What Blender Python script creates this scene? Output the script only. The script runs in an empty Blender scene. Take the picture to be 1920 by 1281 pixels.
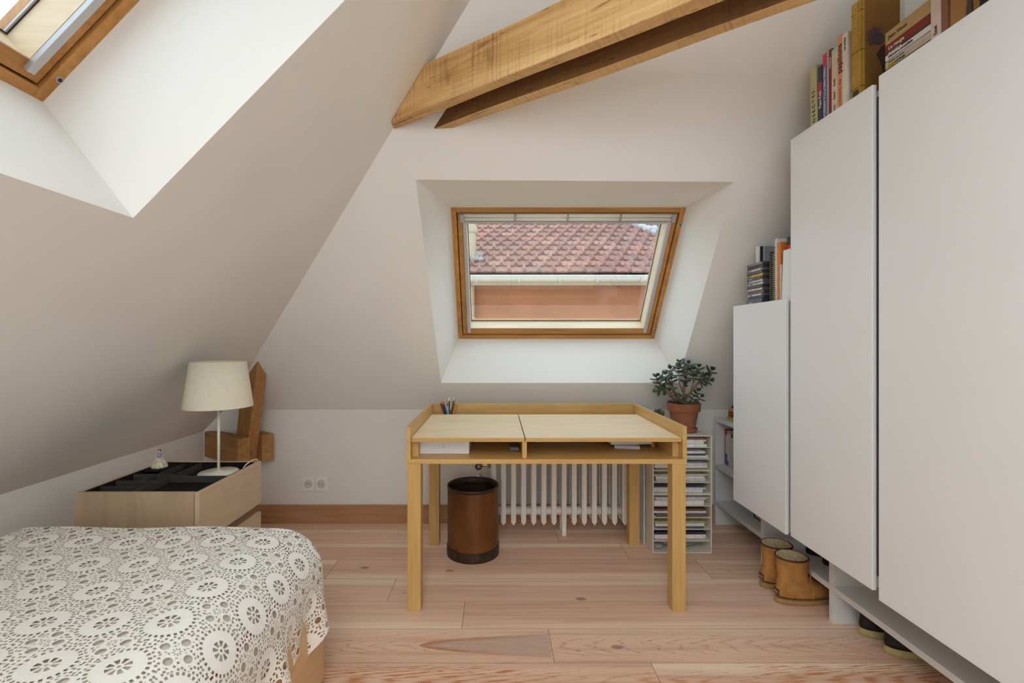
import bpy, bmesh, math, random
from mathutils import Vector, Matrix
V = Vector
random.seed(7)
scene = bpy.context.scene
COL = scene.collection

# ------------------------------------------------------------------ camera, world, lights, exposure
EYE = 1.17
cam_d = bpy.data.cameras.new('camera'); cam = bpy.data.objects.new('camera', cam_d); COL.objects.link(cam)
cam.location = (0, 0, EYE); cam.rotation_euler = (math.pi/2, 0, 0)
cam_d.sensor_width = 36; cam_d.lens = 16.5; cam_d.shift_x = 30/1920; cam_d.shift_y = -2.5/1920
cam_d.clip_start = .01; cam_d.clip_end = 200
scene.camera = cam

world = bpy.data.worlds.new('overcast_sky'); scene.world = world; world.use_nodes = True
bg = world.node_tree.nodes['Background']
bg.inputs[0].default_value = (.70, .85, 1.0, 1); bg.inputs[1].default_value = 3.3

def area(name, loc, direction, sx, sy, power, color=(1, 1, 1), portal=False):
    l = bpy.data.lights.new(name, 'AREA'); l.shape = 'RECTANGLE'; l.size = sx; l.size_y = sy
    l.energy = power; l.color = color
    o = bpy.data.objects.new(name, l); COL.objects.link(o); o.location = loc
    o.rotation_euler = V(direction).to_track_quat('-Z', 'Y').to_euler()
    if portal: l.cycles.is_portal = True
    return o

# sky light sampled through the two roof windows (sampling guides only) and two fill lamps added behind the viewer
area('portal_back', (.40, 2.90, 1.52), (0, -1, -.72), 1.4, 1.0, 1, portal=True)
area('portal_side', (-1.02, .66, 2.12), (1, 0, -.953), 1.05, 1.25, 1, portal=True)
area('rear_fill_light', (-.3, -1.66, 1.60), (0.05, 1, -.10), 2.6, 1.7, 10.5, (1.0, .92, .78))  # added warm fill, unseen behind the viewer, facing into the room
area('overhead_fill_light', (-.28, -.55, 2.12), (.32, .25, -1), 0.9, 1.0, 33, (.97, .98, 1.0))  # added fill from above, brightens the floor; no roof window is built here

scene.view_settings.view_transform = 'Standard'; scene.view_settings.look = 'None'
scene.view_settings.gamma = 1; scene.view_settings.exposure = 0.0
scene.view_settings.use_curve_mapping = False
scene.cycles.max_bounces = 10; scene.cycles.diffuse_bounces = 6; scene.cycles.transparent_max_bounces = 16
scene.cycles.sample_clamp_indirect = 6

# ------------------------------------------------------------------ node helpers and materials
class NT:
    def __init__(s, name):
        s.m = bpy.data.materials.new(name); s.m.use_nodes = True; s.t = s.m.node_tree
        s.b = s.t.nodes['Principled BSDF']; s.out = s.t.nodes['Material Output']
    def n(s, typ, **kw):
        x = s.t.nodes.new(typ)
        for k, v in kw.items(): setattr(x, k, v)
        return x
    def put(s, sock, v):
        if v is None: return
        if hasattr(v, 'is_linked'): s.t.links.new(v, sock)
        else: sock.default_value = v
    def f(s, op, a, b=None, c=None):
        x = s.n('ShaderNodeMath', operation=op)
        for i, v in enumerate((a, b, c)): s.put(x.inputs[i], v)
        return x.outputs[0]
    def obj(s): return s.n('ShaderNodeTexCoord').outputs['Object']
    def uv(s): return s.n('ShaderNodeTexCoord').outputs['UV']
    def sep(s, v):
        x = s.n('ShaderNodeSeparateXYZ'); s.put(x.inputs[0], v); return x.outputs
    def comb(s, a=0., b=0., c=0.):
        x = s.n('ShaderNodeCombineXYZ')
        for i, v in enumerate((a, b, c)): s.put(x.inputs[i], v)
        return x.outputs[0]
    def scale(s, v, sc, off=(0, 0, 0)):
        x = s.n('ShaderNodeMapping'); s.put(x.inputs[0], v); x.inputs[3].default_value = sc; x.inputs[1].default_value = off
        return x.outputs[0]
    def noise(s, v, scale, detail=4, rough=.5, dist=0.):
        x = s.n('ShaderNodeTexNoise'); s.put(x.inputs['Vector'], v); x.inputs['Scale'].default_value = scale
        x.inputs['Detail'].default_value = detail; x.inputs['Roughness'].default_value = rough; x.inputs['Distortion'].default_value = dist
        return x.outputs[0]
    def white(s, v, dim='1D'):
        x = s.n('ShaderNodeTexWhiteNoise', noise_dimensions=dim)
        s.put(x.inputs['W'] if dim == '1D' else x.inputs['Vector'], v); return x.outputs[0]
    def ramp(s, fac, stops, interp='LINEAR'):
        x = s.n('ShaderNodeValToRGB'); s.put(x.inputs[0], fac); r = x.color_ramp; r.interpolation = interp
        while len(r.elements) < len(stops): r.elements.new(.5)
        for e, (p, c) in zip(r.elements, stops):
            e.position = p; e.color = (*c, 1) if len(c) == 3 else c
        return x.outputs[0]
    def mix(s, fac, a, b, mode='MIX'):
        x = s.n('ShaderNodeMix', data_type='RGBA', blend_type=mode)
        s.put(x.inputs[0], fac)
        for i, v in ((6, a), (7, b)):
            s.put(x.inputs[i], (*v, 1) if isinstance(v, tuple) and len(v) == 3 else v)
        return x.outputs[2]
    def mapr(s, v, a, b, c=0., d=1.):
        x = s.n('ShaderNodeMapRange'); s.put(x.inputs[0], v)
        for i, k in enumerate((a, b, c, d)): x.inputs[i+1].default_value = k
        return x.outputs[0]
    def bump(s, h, dist=.002, strength=.5):
        x = s.n('ShaderNodeBump'); s.put(x.inputs['Height'], h); x.inputs['Distance'].default_value = dist; x.inputs['Strength'].default_value = strength
        s.t.links.new(x.outputs[0], s.b.inputs['Normal'])
    def set(s, color=None, rough=None, metal=None, spec=None):
        if color is not None: s.put(s.b.inputs['Base Color'], (*color, 1) if isinstance(color, tuple) else color)
        if rough is not None: s.put(s.b.inputs['Roughness'], rough)
        if metal is not None: s.b.inputs['Metallic'].default_value = metal
        if spec is not None: s.b.inputs['Specular IOR Level'].default_value = spec
        return s.m

_cache = {}
def plain(color, rough=.5, metal=0., var=.06, scale=18., spec=.4, bump=0.):
    key = (color, rough, metal, var, scale, spec, bump)
    if key in _cache: return _cache[key]
    t = NT('paint'); nz = t.noise(t.obj(), scale, 3)
    lo = tuple(max(0, c*(1-var)) for c in color); hi = tuple(min(1, c*(1+var)) for c in color)
    m = t.set(t.ramp(nz, [(.3, lo), (.7, hi)]), rough, metal, spec)
    if bump: t.bump(nz, bump, .6)
    _cache[key] = m; return m

def wood(c_lo, c_hi, axis=0, fine=60., stretch=14., rough=.5, dark=None, dark_amt=.0, seed=0., bands=0., bump=.0006):
    t = NT('wood'); sc = [fine, fine, fine]; sc[axis] = fine/stretch
    v = t.obj(); g = t.noise(t.scale(v, tuple(sc), (seed, seed*1.7, seed*.6)), 1., 5, .6, .6)
    sc2 = [7., 7., 7.]; sc2[axis] = .9
    g2 = t.noise(t.scale(v, tuple(sc2), (seed*2, seed, seed)), 1., 3, .5, 1.2)
    h = t.f('ADD', t.f('MULTIPLY', g, .55), t.f('MULTIPLY', g2, .45))
    c = t.ramp(h, [(.36, c_lo), (.64, c_hi)])
    if dark is not None:
        sc3 = [30., 30., 30.]; sc3[axis] = 2.2
        d = t.noise(t.scale(v, tuple(sc3), (3+seed, 1, 5)), 1., 4, .65, .3)
        c = t.mix(t.f('MULTIPLY', t.mapr(d, .60, .70), dark_amt), c, dark)
    if bands:      # saw marks across the grain
        sc4 = [3., 3., 3.]; sc4[axis] = 90.
        d = t.noise(t.scale(v, tuple(sc4), (seed, 0, 0)), 1., 3, .7)
        big = t.noise(v, 3.2, 3, .6)
        k = t.f('MULTIPLY', t.mapr(d, .48, .66), t.mapr(big, .40, .60))
        c = t.mix(t.f('MULTIPLY', k, bands), c, dark)
        st = t.noise(t.scale(v, tuple(9. if a == axis else 2.4 for a in range(3)), (seed, 2, 1)), 1., 4, .6, .4)
        c = t.mix(t.f('MULTIPLY', t.mapr(st, .60, .72), .55), c, dark)
        sc5 = [60., 60., 60.]; sc5[axis] = 9.
        mk = t.n('ShaderNodeTexVoronoi'); t.put(mk.inputs['Vector'], t.scale(v, tuple(sc5))); mk.inputs['Scale'].default_value = 1.
        c = t.mix(t.f('MULTIPLY', t.mapr(mk.outputs['Distance'], .16, .08), .75), c, dark)
    m = t.set(c, rough, 0, .35)
    if bump: t.bump(g, bump, .5)
    return m

def fl(c): return tuple(c)
plaster_t = NT('plaster'); plaster = plaster_t.set(plaster_t.ramp(plaster_t.noise(plaster_t.obj(), 2.2, 3), [(.3, (.80, .785, .742)), (.7, (.835, .82, .777))]), .92, 0, .15)
plaster_t.bump(plaster_t.noise(plaster_t.obj(), 90, 4), .0006, .35)
white_lacquer = plain((.76, .765, .765), .36, 0, .012, 3, .4)
white_melamine = plain((.74, .75, .745), .45, 0, .015, 4, .4)
pine = {ax: wood((.36, .155, .036), (.58, .29, .085), ax, 45, 16, .38, (.20, .08, .02), .25, ax) for ax in (0, 1, 2)}
pine_pale = wood((.70, .55, .36), (.82, .68, .48), 0, 40, 16, .45)
oak = {ax: wood((.50, .295, .088), (.64, .41, .15), ax, 90, 22, .42, (.34, .17, .05), .15, 1.3*ax) for ax in (0, 1, 2)}
oak_pale = wood((.78, .60, .36), (.88, .72, .49), 0, 60, 10, .40)
maple = {ax: wood((.56, .415, .275), (.66, .50, .345), ax, 35, 9, .48, (.34, .2, .1), .10, 2.1*ax) for ax in (0, 1, 2)}
beam_wood = wood((.52, .285, .095), (.78, .52, .235), 0, 40, 20, .6, (.17, .07, .022), .9, 4.2, .62, .0015)
post_wood = wood((.33, .155, .05), (.50, .265, .10), 2, 40, 16, .65, (.10, .04, .02), .6, 2.4, .2, .002)
stub_wood = wood((.33, .155, .05), (.50, .27, .10), 0, 40, 16, .65, (.10, .04, .02), .6, 6.4, .2, .002)
alu = plain((.50, .50, .50), .42, .35, .03, 10)
grey_plastic = plain((.36, .36, .36), .5)
dark_rubber = plain((.03, .03, .04), .6)
black_felt = plain((.016, .015, .014), .95, 0, .2, 80, .1)
chrome = plain((.75, .74, .72), .18, 1.0, .04)
radiator_paint = plain((.83, .80, .73), .35, 0, .03, 6, .45)
paper_white = plain((.80, .79, .77), .8, 0, .03, 30)
card_white = plain((.73, .70, .61), .6, 0, .03, 12)
switch_white = plain((.90, .88, .85), .35, 0, .02)
lampshade_cloth = plain((.79, .745, .60), .85, 0, .03, 60, .1, .0005)
cream_metal = plain((.78, .76, .67), .4, 0, .02)
black_paint = plain((.02, .02, .02), .5)
text_black = plain((.03, .025, .02), .7)
text_white = plain((.8, .8, .78), .6)
text_gold = plain((.62, .42, .10), .5)

def glass_mat():
    t = NT('window_glass'); t.t.nodes.remove(t.b)
    tr = t.n('ShaderNodeBsdfTransparent'); tr.inputs[0].default_value = (.97, .985, .98, 1)
    gl = t.n('ShaderNodeBsdfGlossy'); gl.inputs['Roughness'].default_value = .02
    ge = t.n('ShaderNodeNewGeometry'); dt = t.n('ShaderNodeVectorMath', operation='DOT_PRODUCT')
    t.put(dt.inputs[0], ge.outputs['Normal']); t.put(dt.inputs[1], ge.outputs['Incoming'])
    sch = t.f('POWER', t.f('SUBTRACT', 1., t.f('ABSOLUTE', dt.outputs['Value'])), 5.)
    mx = t.n('ShaderNodeMixShader'); t.put(mx.inputs[0], t.f('ADD', .085, t.f('MULTIPLY', sch, .915)))
    # tiny raindrops and dust specks on the pane
    vo = t.n('ShaderNodeTexVoronoi'); t.put(vo.inputs['Vector'], t.obj()); vo.inputs['Scale'].default_value = 95
    t.t.links.new(tr.outputs[0], mx.inputs[1]); t.t.links.new(gl.outputs[0], mx.inputs[2])
    df = t.n('ShaderNodeBsdfDiffuse'); df.inputs[0].default_value = (.85, .80, .75, 1)
    mx2 = t.n('ShaderNodeMixShader')
    spec = t.f('MULTIPLY', t.f('LESS_THAN', vo.outputs['Distance'], .10), t.mapr(t.noise(t.obj(), 6, 2), .52, .6))
    t.put(mx2.inputs[0], t.f('MULTIPLY', spec, .55))
    t.t.links.new(mx.outputs[0], mx2.inputs[1]); t.t.links.new(df.outputs[0], mx2.inputs[2])
    t.t.links.new(mx2.outputs[0], t.out.inputs[0]); return t.m
glass = glass_mat()

def floor_mat():
    t = NT('floor_boards'); v = t.obj(); x, y, z = t.sep(v)
    ry = t.f('DIVIDE', t.f('SUBTRACT', y, 1.70), .20); row = t.f('FLOOR', ry); fy = t.f('SUBTRACT', ry, row)
    xx = t.f('DIVIDE', t.f('SUBTRACT', x, t.f('SUBTRACT', .21, t.f('MULTIPLY', row, .35))), 1.9)
    brd = t.f('FLOOR', xx); fx = t.f('SUBTRACT', xx, brd)
    bid = t.f('ADD', t.f('MULTIPLY', row, 7.31), t.f('MULTIPLY', brd, 3.77))
    r1 = t.white(bid); r2 = t.white(t.f('ADD', bid, 41.3)); r3 = t.white(t.f('ADD', bid, 97.7))
    gv = t.comb(t.f('ADD', t.f('MULTIPLY', x, 1.3), t.f('MULTIPLY', r2, 30.)), t.f('MULTIPLY', y, 42.), bid)
    g = t.noise(gv, 1., 5, .6, .4)
    gv2 = t.comb(t.f('ADD', t.f('MULTIPLY', x, .7), t.f('MULTIPLY', r1, 17.)), t.f('MULTIPLY', y, 9.), bid)
    g2 = t.noise(gv2, 1., 3, .5, .8)
    heart = t.mix(r1, (.75, .475, .33), (.84, .57, .41))
    heart = t.mix(t.f('MULTIPLY', t.mapr(g2, .35, .65), .6), heart, (.85, .62, .47))
    # pale sapwood along one edge of the board
    ef = t.mix(t.f('GREATER_THAN', r3, .35), t.f('SUBTRACT', 1., fy), fy)
    wob = t.f('ADD', fy, t.f('MULTIPLY', t.f('SUBTRACT', g2, .5), .25))
    flip = t.f('GREATER_THAN', r3, .25)
    e = t.f('ADD', t.f('MULTIPLY', flip, t.f('SUBTRACT', 1., wob)), t.f('MULTIPLY', t.f('SUBTRACT', 1., flip), wob))
    sap = t.f('MULTIPLY', t.f('SUBTRACT', 1., t.mapr(e, .20, .32)), t.mapr(r2, .1, .5, .35, 1.))
    c = t.mix(sap, heart, (.93, .73, .54))
    c = t.mix(t.f('MULTIPLY', t.mapr(g, .50, .68), .30), c, (.34, .18, .11))
    c = t.mix(t.f('MULTIPLY', t.mapr(g, .48, .34), .22), c, (.88, .70, .55))
    # worn boards near the bed foot: cathedral grain showing brown through the pale wash
    near = t.f('SUBTRACT', 1., t.f('GREATER_THAN', y, 1.885))
    yc = t.f('SUBTRACT', fy, .5)
    cath = t.f('ADD', t.f('MULTIPLY', x, t.f('ADD', 2.6, t.f('MULTIPLY', r1, 1.2))), t.f('MULTIPLY', t.f('MULTIPLY', yc, yc), -9.))
    cath = t.f('ADD', cath, t.f('MULTIPLY', t.noise(gv2, 2.2, 4, .6), 1.3))
    wv = t.f('ABSOLUTE', t.f('SINE', t.f('MULTIPLY', cath, 9.)))
    line = t.mapr(wv, .30, .0)
    speck = t.noise(t.comb(t.f('MULTIPLY', x, 11.), t.f('MULTIPLY', y, 120.), 0.), 1., 5, .75)
    c = t.mix(t.f('MULTIPLY', t.f('MULTIPLY', near, line), t.mapr(speck, .35, .6, .15, .75)), c, (.42, .19, .085))
    patch = t.noise(t.comb(t.f('MULTIPLY', x, 1.5), t.f('MULTIPLY', y, 11.), 3.7), 1., 3, .5)
    rough_p = t.f('MULTIPLY', t.f('MULTIPLY', t.mapr(patch, .47, .54), t.mapr(wv, .95, .45)), t.mapr(speck, .43, .52))
    front = t.f('SUBTRACT', 1., t.f('GREATER_THAN', y, 1.69))
    c = t.mix(t.f('MULTIPLY', t.f('MULTIPLY', near, rough_p), t.f('ADD', .22, t.f('MULTIPLY', front, .68))), c, (.56, .22, .075))
    # grey-brown arched heart patch at the end of one board
    hx = t.f('DIVIDE', t.f('SUBTRACT', .205, x), .50); hw = t.f('MULTIPLY', t.f('SQRT', t.f('MAXIMUM', t.f('SUBTRACT', 1., hx), 0.)), .36)
    inb = t.f('MULTIPLY', t.f('MULTIPLY', t.f('GREATER_THAN', y, 1.70), t.f('LESS_THAN', y, 1.90)), t.f('MULTIPLY', t.f('GREATER_THAN', hx, 0.), t.f('LESS_THAN', hx, 1.)))
    dd = t.f('SUBTRACT', hw, t.f('ABSOLUTE', t.f('ADD', yc, t.f('MULTIPLY', t.f('SUBTRACT', g2, .5), .08))))
    ins = t.f('MULTIPLY', inb, t.mapr(dd, .0, .03)); rim = t.f('MULTIPLY', ins, t.mapr(dd, .13, .03))
    c = t.mix(t.f('MULTIPLY', ins, .75), c, t.mix(t.mapr(g, .4, .6), (.50, .36, .28), (.62, .46, .37)))
    c = t.mix(t.f('MULTIPLY', t.f('MULTIPLY', rim, t.mapr(hx, .0, .8, .1, 1.)), t.mapr(speck, .38, .55, .35, .95)), c, (.50, .19, .06))
    # knots
    vo = t.n('ShaderNodeTexVoronoi'); t.put(vo.inputs['Vector'], t.comb(t.f('MULTIPLY', x, 2.9), t.f('MULTIPLY', y, 5.2), 0.)); vo.inputs['Scale'].default_value = 1.
    kd = t.f('ADD', vo.outputs['Distance'], t.f('MULTIPLY', t.f('SUBTRACT', g, .5), .07))
    kn = t.f('MULTIPLY', t.mapr(kd, .085, .05), t.f('GREATER_THAN', t.white(vo.outputs['Color'], '3D'), .45))
    c = t.mix(t.f('MULTIPLY', kn, .70), c, (.20, .13, .12))
    seam = t.f('MAXIMUM', t.f('LESS_THAN', fy, .012), t.f('LESS_THAN', fx, .0016))
    c = t.mix(t.f('MULTIPLY', seam, .65), c, (.14, .08, .05))
    m = t.set(c, t.mapr(g, .3, .7, .40, .52), 0, .35)
    t.bump(t.f('SUBTRACT', g, t.f('MULTIPLY', seam, 1.5)), .0012, .35)
    return m
floor_m = floor_mat()
skirting_wood = wood((.40, .20, .10), (.54, .31, .18), 0, 36, 18, .5, (.22, .09, .04), .45, 7.7)

# ------------------------------------------------------------------ geometry helpers (all coordinates in world metres unless local=True)
def wm(o):
    m = o.matrix_basis.copy()
    return wm(o.parent) @ m if o.parent else m
def link(name, data): o = bpy.data.objects.new(name, data); COL.objects.link(o); return o
def obj(name, bm, m, parent=None, loc=None, local=False, smooth=False, bevel=0., sub=0, label=None, angle=None):
    if parent is not None and not local: bm.transform(wm(parent).inverted())
    if parent is None and loc is not None and not local: bm.transform(Matrix.Translation(-V(loc)))
    bmesh.ops.recalc_face_normals(bm, faces=bm.faces)
    me = bpy.data.meshes.new(name); bm.to_mesh(me); bm.free()
    ms = m if isinstance(m, (list, tuple)) else [m]
    for x in ms: me.materials.append(x)
    o = link(name, me)
    if parent is not None: o.parent = parent
    if loc is not None: o.location = loc
    if smooth:
        for p in me.polygons: p.use_smooth = True
    if bevel:
        b = o.modifiers.new('edge', 'BEVEL'); b.width = bevel; b.segments = 2; b.limit_method = 'ANGLE'; b.angle_limit = .6
    if sub:
        s = o.modifiers.new('sub', 'SUBSURF'); s.levels = sub; s.render_levels = sub
    if label: o['label'] = label
    return o
def tag(o, label, cat, group=None):
    o['label'] = label; o['category'] = cat
    if group: o['group'] = group
    return o
def thing(name, label, cat, loc=(0, 0, 0), rz=0., group=None):
    o = link(name, None); o.empty_display_size = .05; o.location = loc; o.rotation_euler = (0, 0, rz)
    return tag(o, label, cat, group)
def struct(o): o['kind'] = 'structure'; return o
def B(): return bmesh.new()
def box(bm, x0, x1, y0, y1, z0, z1, mi=0):
    vs = [bm.verts.new((x, y, z)) for x in (x0, x1) for y in (y0, y1) for z in (z0, z1)]
    for f in ((0, 1, 3, 2), (4, 6, 7, 5), (0, 4, 5, 1), (2, 3, 7, 6), (0, 2, 6, 4), (1, 5, 7, 3)):
        bm.faces.new([vs[i] for i in f]).material_index = mi
    return bm
def bx(*a): return box(B(), *a)
def obox(bm, o, u, v, w, mi=0):
    """box from corner o along edge vectors u, v, w"""
    o, u, v, w = V(o), V(u), V(v), V(w)
    vs = [bm.verts.new(o + u*i + v*j + w*k) for i in (0, 1) for j in (0, 1) for k in (0, 1)]
    for f in ((0, 1, 3, 2), (4, 6, 7, 5), (0, 4, 5, 1), (2, 3, 7, 6), (0, 2, 6, 4), (1, 5, 7, 3)):
        bm.faces.new([vs[i] for i in f]).material_index = mi
    return bm
def prism(bm, pts, vec, mi=0):
    a = [bm.verts.new(p) for p in pts]; b = [bm.verts.new(V(p) + V(vec)) for p in pts]; n = len(a)
    bm.faces.new(a).material_index = mi; bm.faces.new(b[::-1]).material_index = mi
    for i in range(n): bm.faces.new((a[i], b[i], b[(i+1) % n], a[(i+1) % n])).material_index = mi
    return bm
def quads(bm, *fs):
    for f in fs: bm.faces.new([bm.verts.new(p) for p in f])
    return bm
def lathe(bm, prof, c=(0, 0, 0), n=40, cap0=True, cap1=True, mi=0):
    rings = [[bm.verts.new((c[0]+r*math.cos(2*math.pi*i/n), c[1]+r*math.sin(2*math.pi*i/n), c[2]+z)) for i in range(n)] for r, z in prof]
    for a, b in zip(rings, rings[1:]):
        for i in range(n): bm.faces.new((a[i], a[(i+1) % n], b[(i+1) % n], b[i])).material_index = mi
    if cap0: bm.faces.new(rings[0][::-1]).material_index = mi
    if cap1: bm.faces.new(rings[-1]).material_index = mi
    return bm
def tube(bm, pts, rad, n=10, mi=0):
    pts = [V(p) for p in pts]; rad = rad if isinstance(rad, (list, tuple)) else [rad]*len(pts); rings = []
    for i, p in enumerate(pts):
        d = (pts[min(i+1, len(pts)-1)] - pts[max(i-1, 0)]).normalized()
        a = d.cross(V((0, 0, 1)) if abs(d.z) < .9 else V((1, 0, 0))).normalized(); b = d.cross(a)
        rings.append([bm.verts.new(p + (a*math.cos(2*math.pi*k/n) + b*math.sin(2*math.pi*k/n))*rad[i]) for k in range(n)])
    for a, b in zip(rings, rings[1:]):
        for k in range(n): bm.faces.new((a[k], a[(k+1) % n], b[(k+1) % n], b[k])).material_index = mi
    bm.faces.new(rings[0][::-1]).material_index = mi; bm.faces.new(rings[-1]).material_index = mi
    return bm
def loft(bm, rings, cap0=True, cap1=True):
    rs = [[bm.verts.new(p) for p in r] for r in rings]; n = len(rs[0])
    for a, b in zip(rs, rs[1:]):
        for k in range(n): bm.faces.new((a[k], a[(k+1) % n], b[(k+1) % n], b[k]))
    if cap0: bm.faces.new(rs[0][::-1])
    if cap1: bm.faces.new(rs[-1])
    return bm
def ellipsoid(bm, c, r, rot=None, seg=14, ring=8, mi=0):
    M = Matrix.Translation(V(c)) @ (rot.to_4x4() if rot is not None else Matrix.Identity(4)) @ Matrix.Diagonal((*r, 1))
    res = bmesh.ops.create_uvsphere(bm, u_segments=seg, v_segments=ring, radius=1, matrix=M)
    if mi:
        for v in res['verts']:
            for f in v.link_faces: f.material_index = mi
    return bm
def clip(bm, co, no):
    """cut away what lies on the side no points to, and close the cut"""
    r = bmesh.ops.bisect_plane(bm, geom=bm.verts[:]+bm.edges[:]+bm.faces[:], plane_co=co, plane_no=no, clear_outer=True)
    es = [e for e in r['geom_cut'] if isinstance(e, bmesh.types.BMEdge)]
    if es: bmesh.ops.edgenet_fill(bm, edges=es)
    return bm
def text(name, s, size, origin, right, up, m, parent, extrude=.0004):
    cu = bpy.data.curves.new(name, 'FONT'); cu.body = s; cu.size = size; cu.extrude = extrude; cu.resolution_u = 3
    tmp = link('tmp', cu); dg = bpy.context.evaluated_depsgraph_get(); dg.update()
    me = bpy.data.meshes.new_from_object(tmp.evaluated_get(dg)); bpy.data.objects.remove(tmp); bpy.data.curves.remove(cu)
    right, up = V(right).normalized(), V(up).normalized(); nrm = right.cross(up)
    M = Matrix((right, up, nrm)).transposed().to_4x4(); M.translation = V(origin)
    bm = B(); bm.from_mesh(me); bpy.data.meshes.remove(me); bm.transform(M)
    return obj(name, bm, m, parent)

# ------------------------------------------------------------------ room shell
A_, B_ = .953, .72                       # run per rise of the side slope and of the back slope
XL, ZL, YB, ZB, XR, YR, ZT = -1.875, .585, 3.01, .725, 1.86, -1.8, 2.85
def side_x(z): return XL + A_*(z - ZL)
def back_y(z): return YB - B_*(z - ZB)
hip0 = V((side_x(ZB), YB, ZB)); hip1 = V((side_x(ZT), back_y(ZT), ZT))
SIDE_N = V((-1, 0, A_)).normalized(); BACK_N = V((0, 1, B_)).normalized()      # pointing out of the room

struct(obj('floor', bx(XL-.06, XR+.06, YR-.06, YB+.06, -.05, 0), floor_m))
struct(obj('wall_left', bx(XL-.05, XL, YR, YB+.05, 0, ZL), plaster))
bm = B(); prism(bm, [(XL-.05, YB, 0), (XR, YB, 0), (XR, YB, ZB), (hip0.x, YB, ZB), (XL, YB, ZL), (XL-.05, YB, ZL)], (0, .05, 0))
struct(obj('wall_back', bm, plaster))
bm = B(); prism(bm, [(XR, YR, 0), (XR, YB, 0), (XR, YB, ZB), (XR, back_y(ZT), ZT), (XR, YR, ZT)], (.05, 0, 0))
struct(obj('wall_right', bm, plaster))
bm = B()                                  # rear wall behind the viewer, with an unseen window opening added for fill
wx0, wx1, wz0, wz1 = -1.0, 1.2, .75, 2.35
box(bm, XL, wx0, YR-.05, YR, 0, ZT); box(bm, wx1, XR, YR-.05, YR, 0, ZT); box(bm, wx0, wx1, YR-.05, YR, 0, wz0); box(bm, wx0, wx1, YR-.05, YR, wz1, ZT)
struct(obj('wall_rear', bm, plaster))
struct(obj('ceiling', bx(side_x(ZT)-.02, XR, YR, back_y(ZT)+.02, ZT, ZT+.05), plaster))

def slope_with_hole(name, outer, hole, frame):
    """outer: 4 corners, hole: 4 corners on the slope, frame: 4 corners where the lining meets the window (all in the same order)"""
    bm = B(); o = [bm.verts.new(p) for p in outer]; h = [bm.verts.new(p) for p in hole]; f = [bm.verts.new(p) for p in frame]
    for i in range(4):
        j = (i+1) % 4
        bm.faces.new((o[i], o[j], h[j], h[i])); bm.faces.new((h[i], h[j], f[j], f[i]))
    return struct(obj(name, bm, plaster))

# roof windows: origin = lower corner of the outer frame, u along it, v up the slope, n into the room
def roof_window(name, O, u, v, n, W, L, blind):
    O, u, v, n = V(O), V(u).normalized(), V(v).normalized(), V(n).normalized()
    root = link(name, None); root.empty_display_size = .05; root.location = O; struct(root)
    def bar(bm, u0, u1, v0, v1, w0, w1): obox(bm, O + u*u0 + v*v0 + n*w0, u*(u1-u0), v*(v1-v0), n*(w1-w0))
    def ring(bm, i, o, w0, w1, sides='lrbt'):
        if 'l' in sides: bar(bm, i, o, i, L-i, w0, w1)
        if 'r' in sides: bar(bm, W-o, W-i, i, L-i, w0, w1)
        if 'b' in sides: bar(bm, o, W-o, i, o, w0, w1)
        if 't' in sides: bar(bm, o, W-o, L-o, L-i, w0, w1)
    ax_u = 0 if abs(u.x) > .5 else 1; ax_v = 2
    for s in 'lrbt':
        bm = B(); ring(bm, -.006, .028, -.14, .0005, s); obj('outer_frame', bm, pine[ax_u if s in 'bt' else ax_v], root, bevel=.0015)
        bm = B(); ring(bm, .033, .083 if s in 'lr' else .078, -.13, -.008, s); struct(obj('sash', bm, pine[ax_u if s in 'bt' else ax_v], root, bevel=.002))
    bm = B(); ring(bm, .027, .034, -.14, -.035); obj('seal_gap', bm, dark_rubber, root)
    # inner lining of the sash, in a paler pine than the frame
    bm = B(); bar(bm, .083, W-.083, .078, .081, -.088, -.008); obj('sash_sill', bm, pine_pale, root)
    for s in (0, 1):
        bm = B(); a, b = (.083, .0835) if s == 0 else (W-.085, W-.083); bar(bm, a, b, .081, L-.078, -.088, -.008); obj('sash_reveal', bm, pine_pale, root)
    bm = B(); ring(bm, .0835, .0875, -.094, -.088); obj('gasket', bm, dark_rubber, root)
    bm = B(); ring(bm, .0875, .0925, -.0945, -.090, 'rt'); obj('spacer_bar', bm, alu, root)
    bm = B(); bar(bm, .08, W-.08, .076, L-.076, -.100, -.096); obj('pane', bm, glass, root)
    for s in (0, 1):
        bm = B(); a, b = (.064, .084) if s == 0 else (W-.084, W-.064); bar(bm, a, b, .052, L-.06, -.008, .007); obj('blind_rail', bm, alu, root, bevel=.0015)
    if blind:
        for dv, r in ((.046, .0105), (.067, .0105)):
            bm = B(); tube(bm, [O + u*.066 + v*(L-dv) + n*.004, O + u*(W-.066) + v*(L-dv) + n*.004], r, 14); obj('blind_roll', bm, cream_metal, root, smooth=True)
        bm = B(); bar(bm, .066, W-.066, L-.090, L-.079, -.004, .012); obj('blind_bottom_bar', bm, alu, root, bevel=.001)
        for k in range(5):
            uu = .060 + (W-.12)*k/4; wd = .012 if k in (0, 4) else .005
            bm = B(); bar(bm, uu-wd, uu+wd, L-.080, L-.034, -.006, .022); obj('blind_bracket', bm, grey_plastic, root, bevel=.002)
    for uu, vv in ((W-.010, .075), (W-.010, L-.10)):
        c = O + u*uu + v*vv
        bm = B(); tube(bm, [c - n*.01, c + n*.004], .0085, 18); bo = obj('bolt_sleeve', bm, alu, root)
        bm = B(); tube(bm, [c + n*.003, c + n*.0052], .0055, 16); obj('bolt_hole', bm, black_paint, bo)
    return root, [O, O+u*W, O+u*W+v*L, O+v*L]

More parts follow.
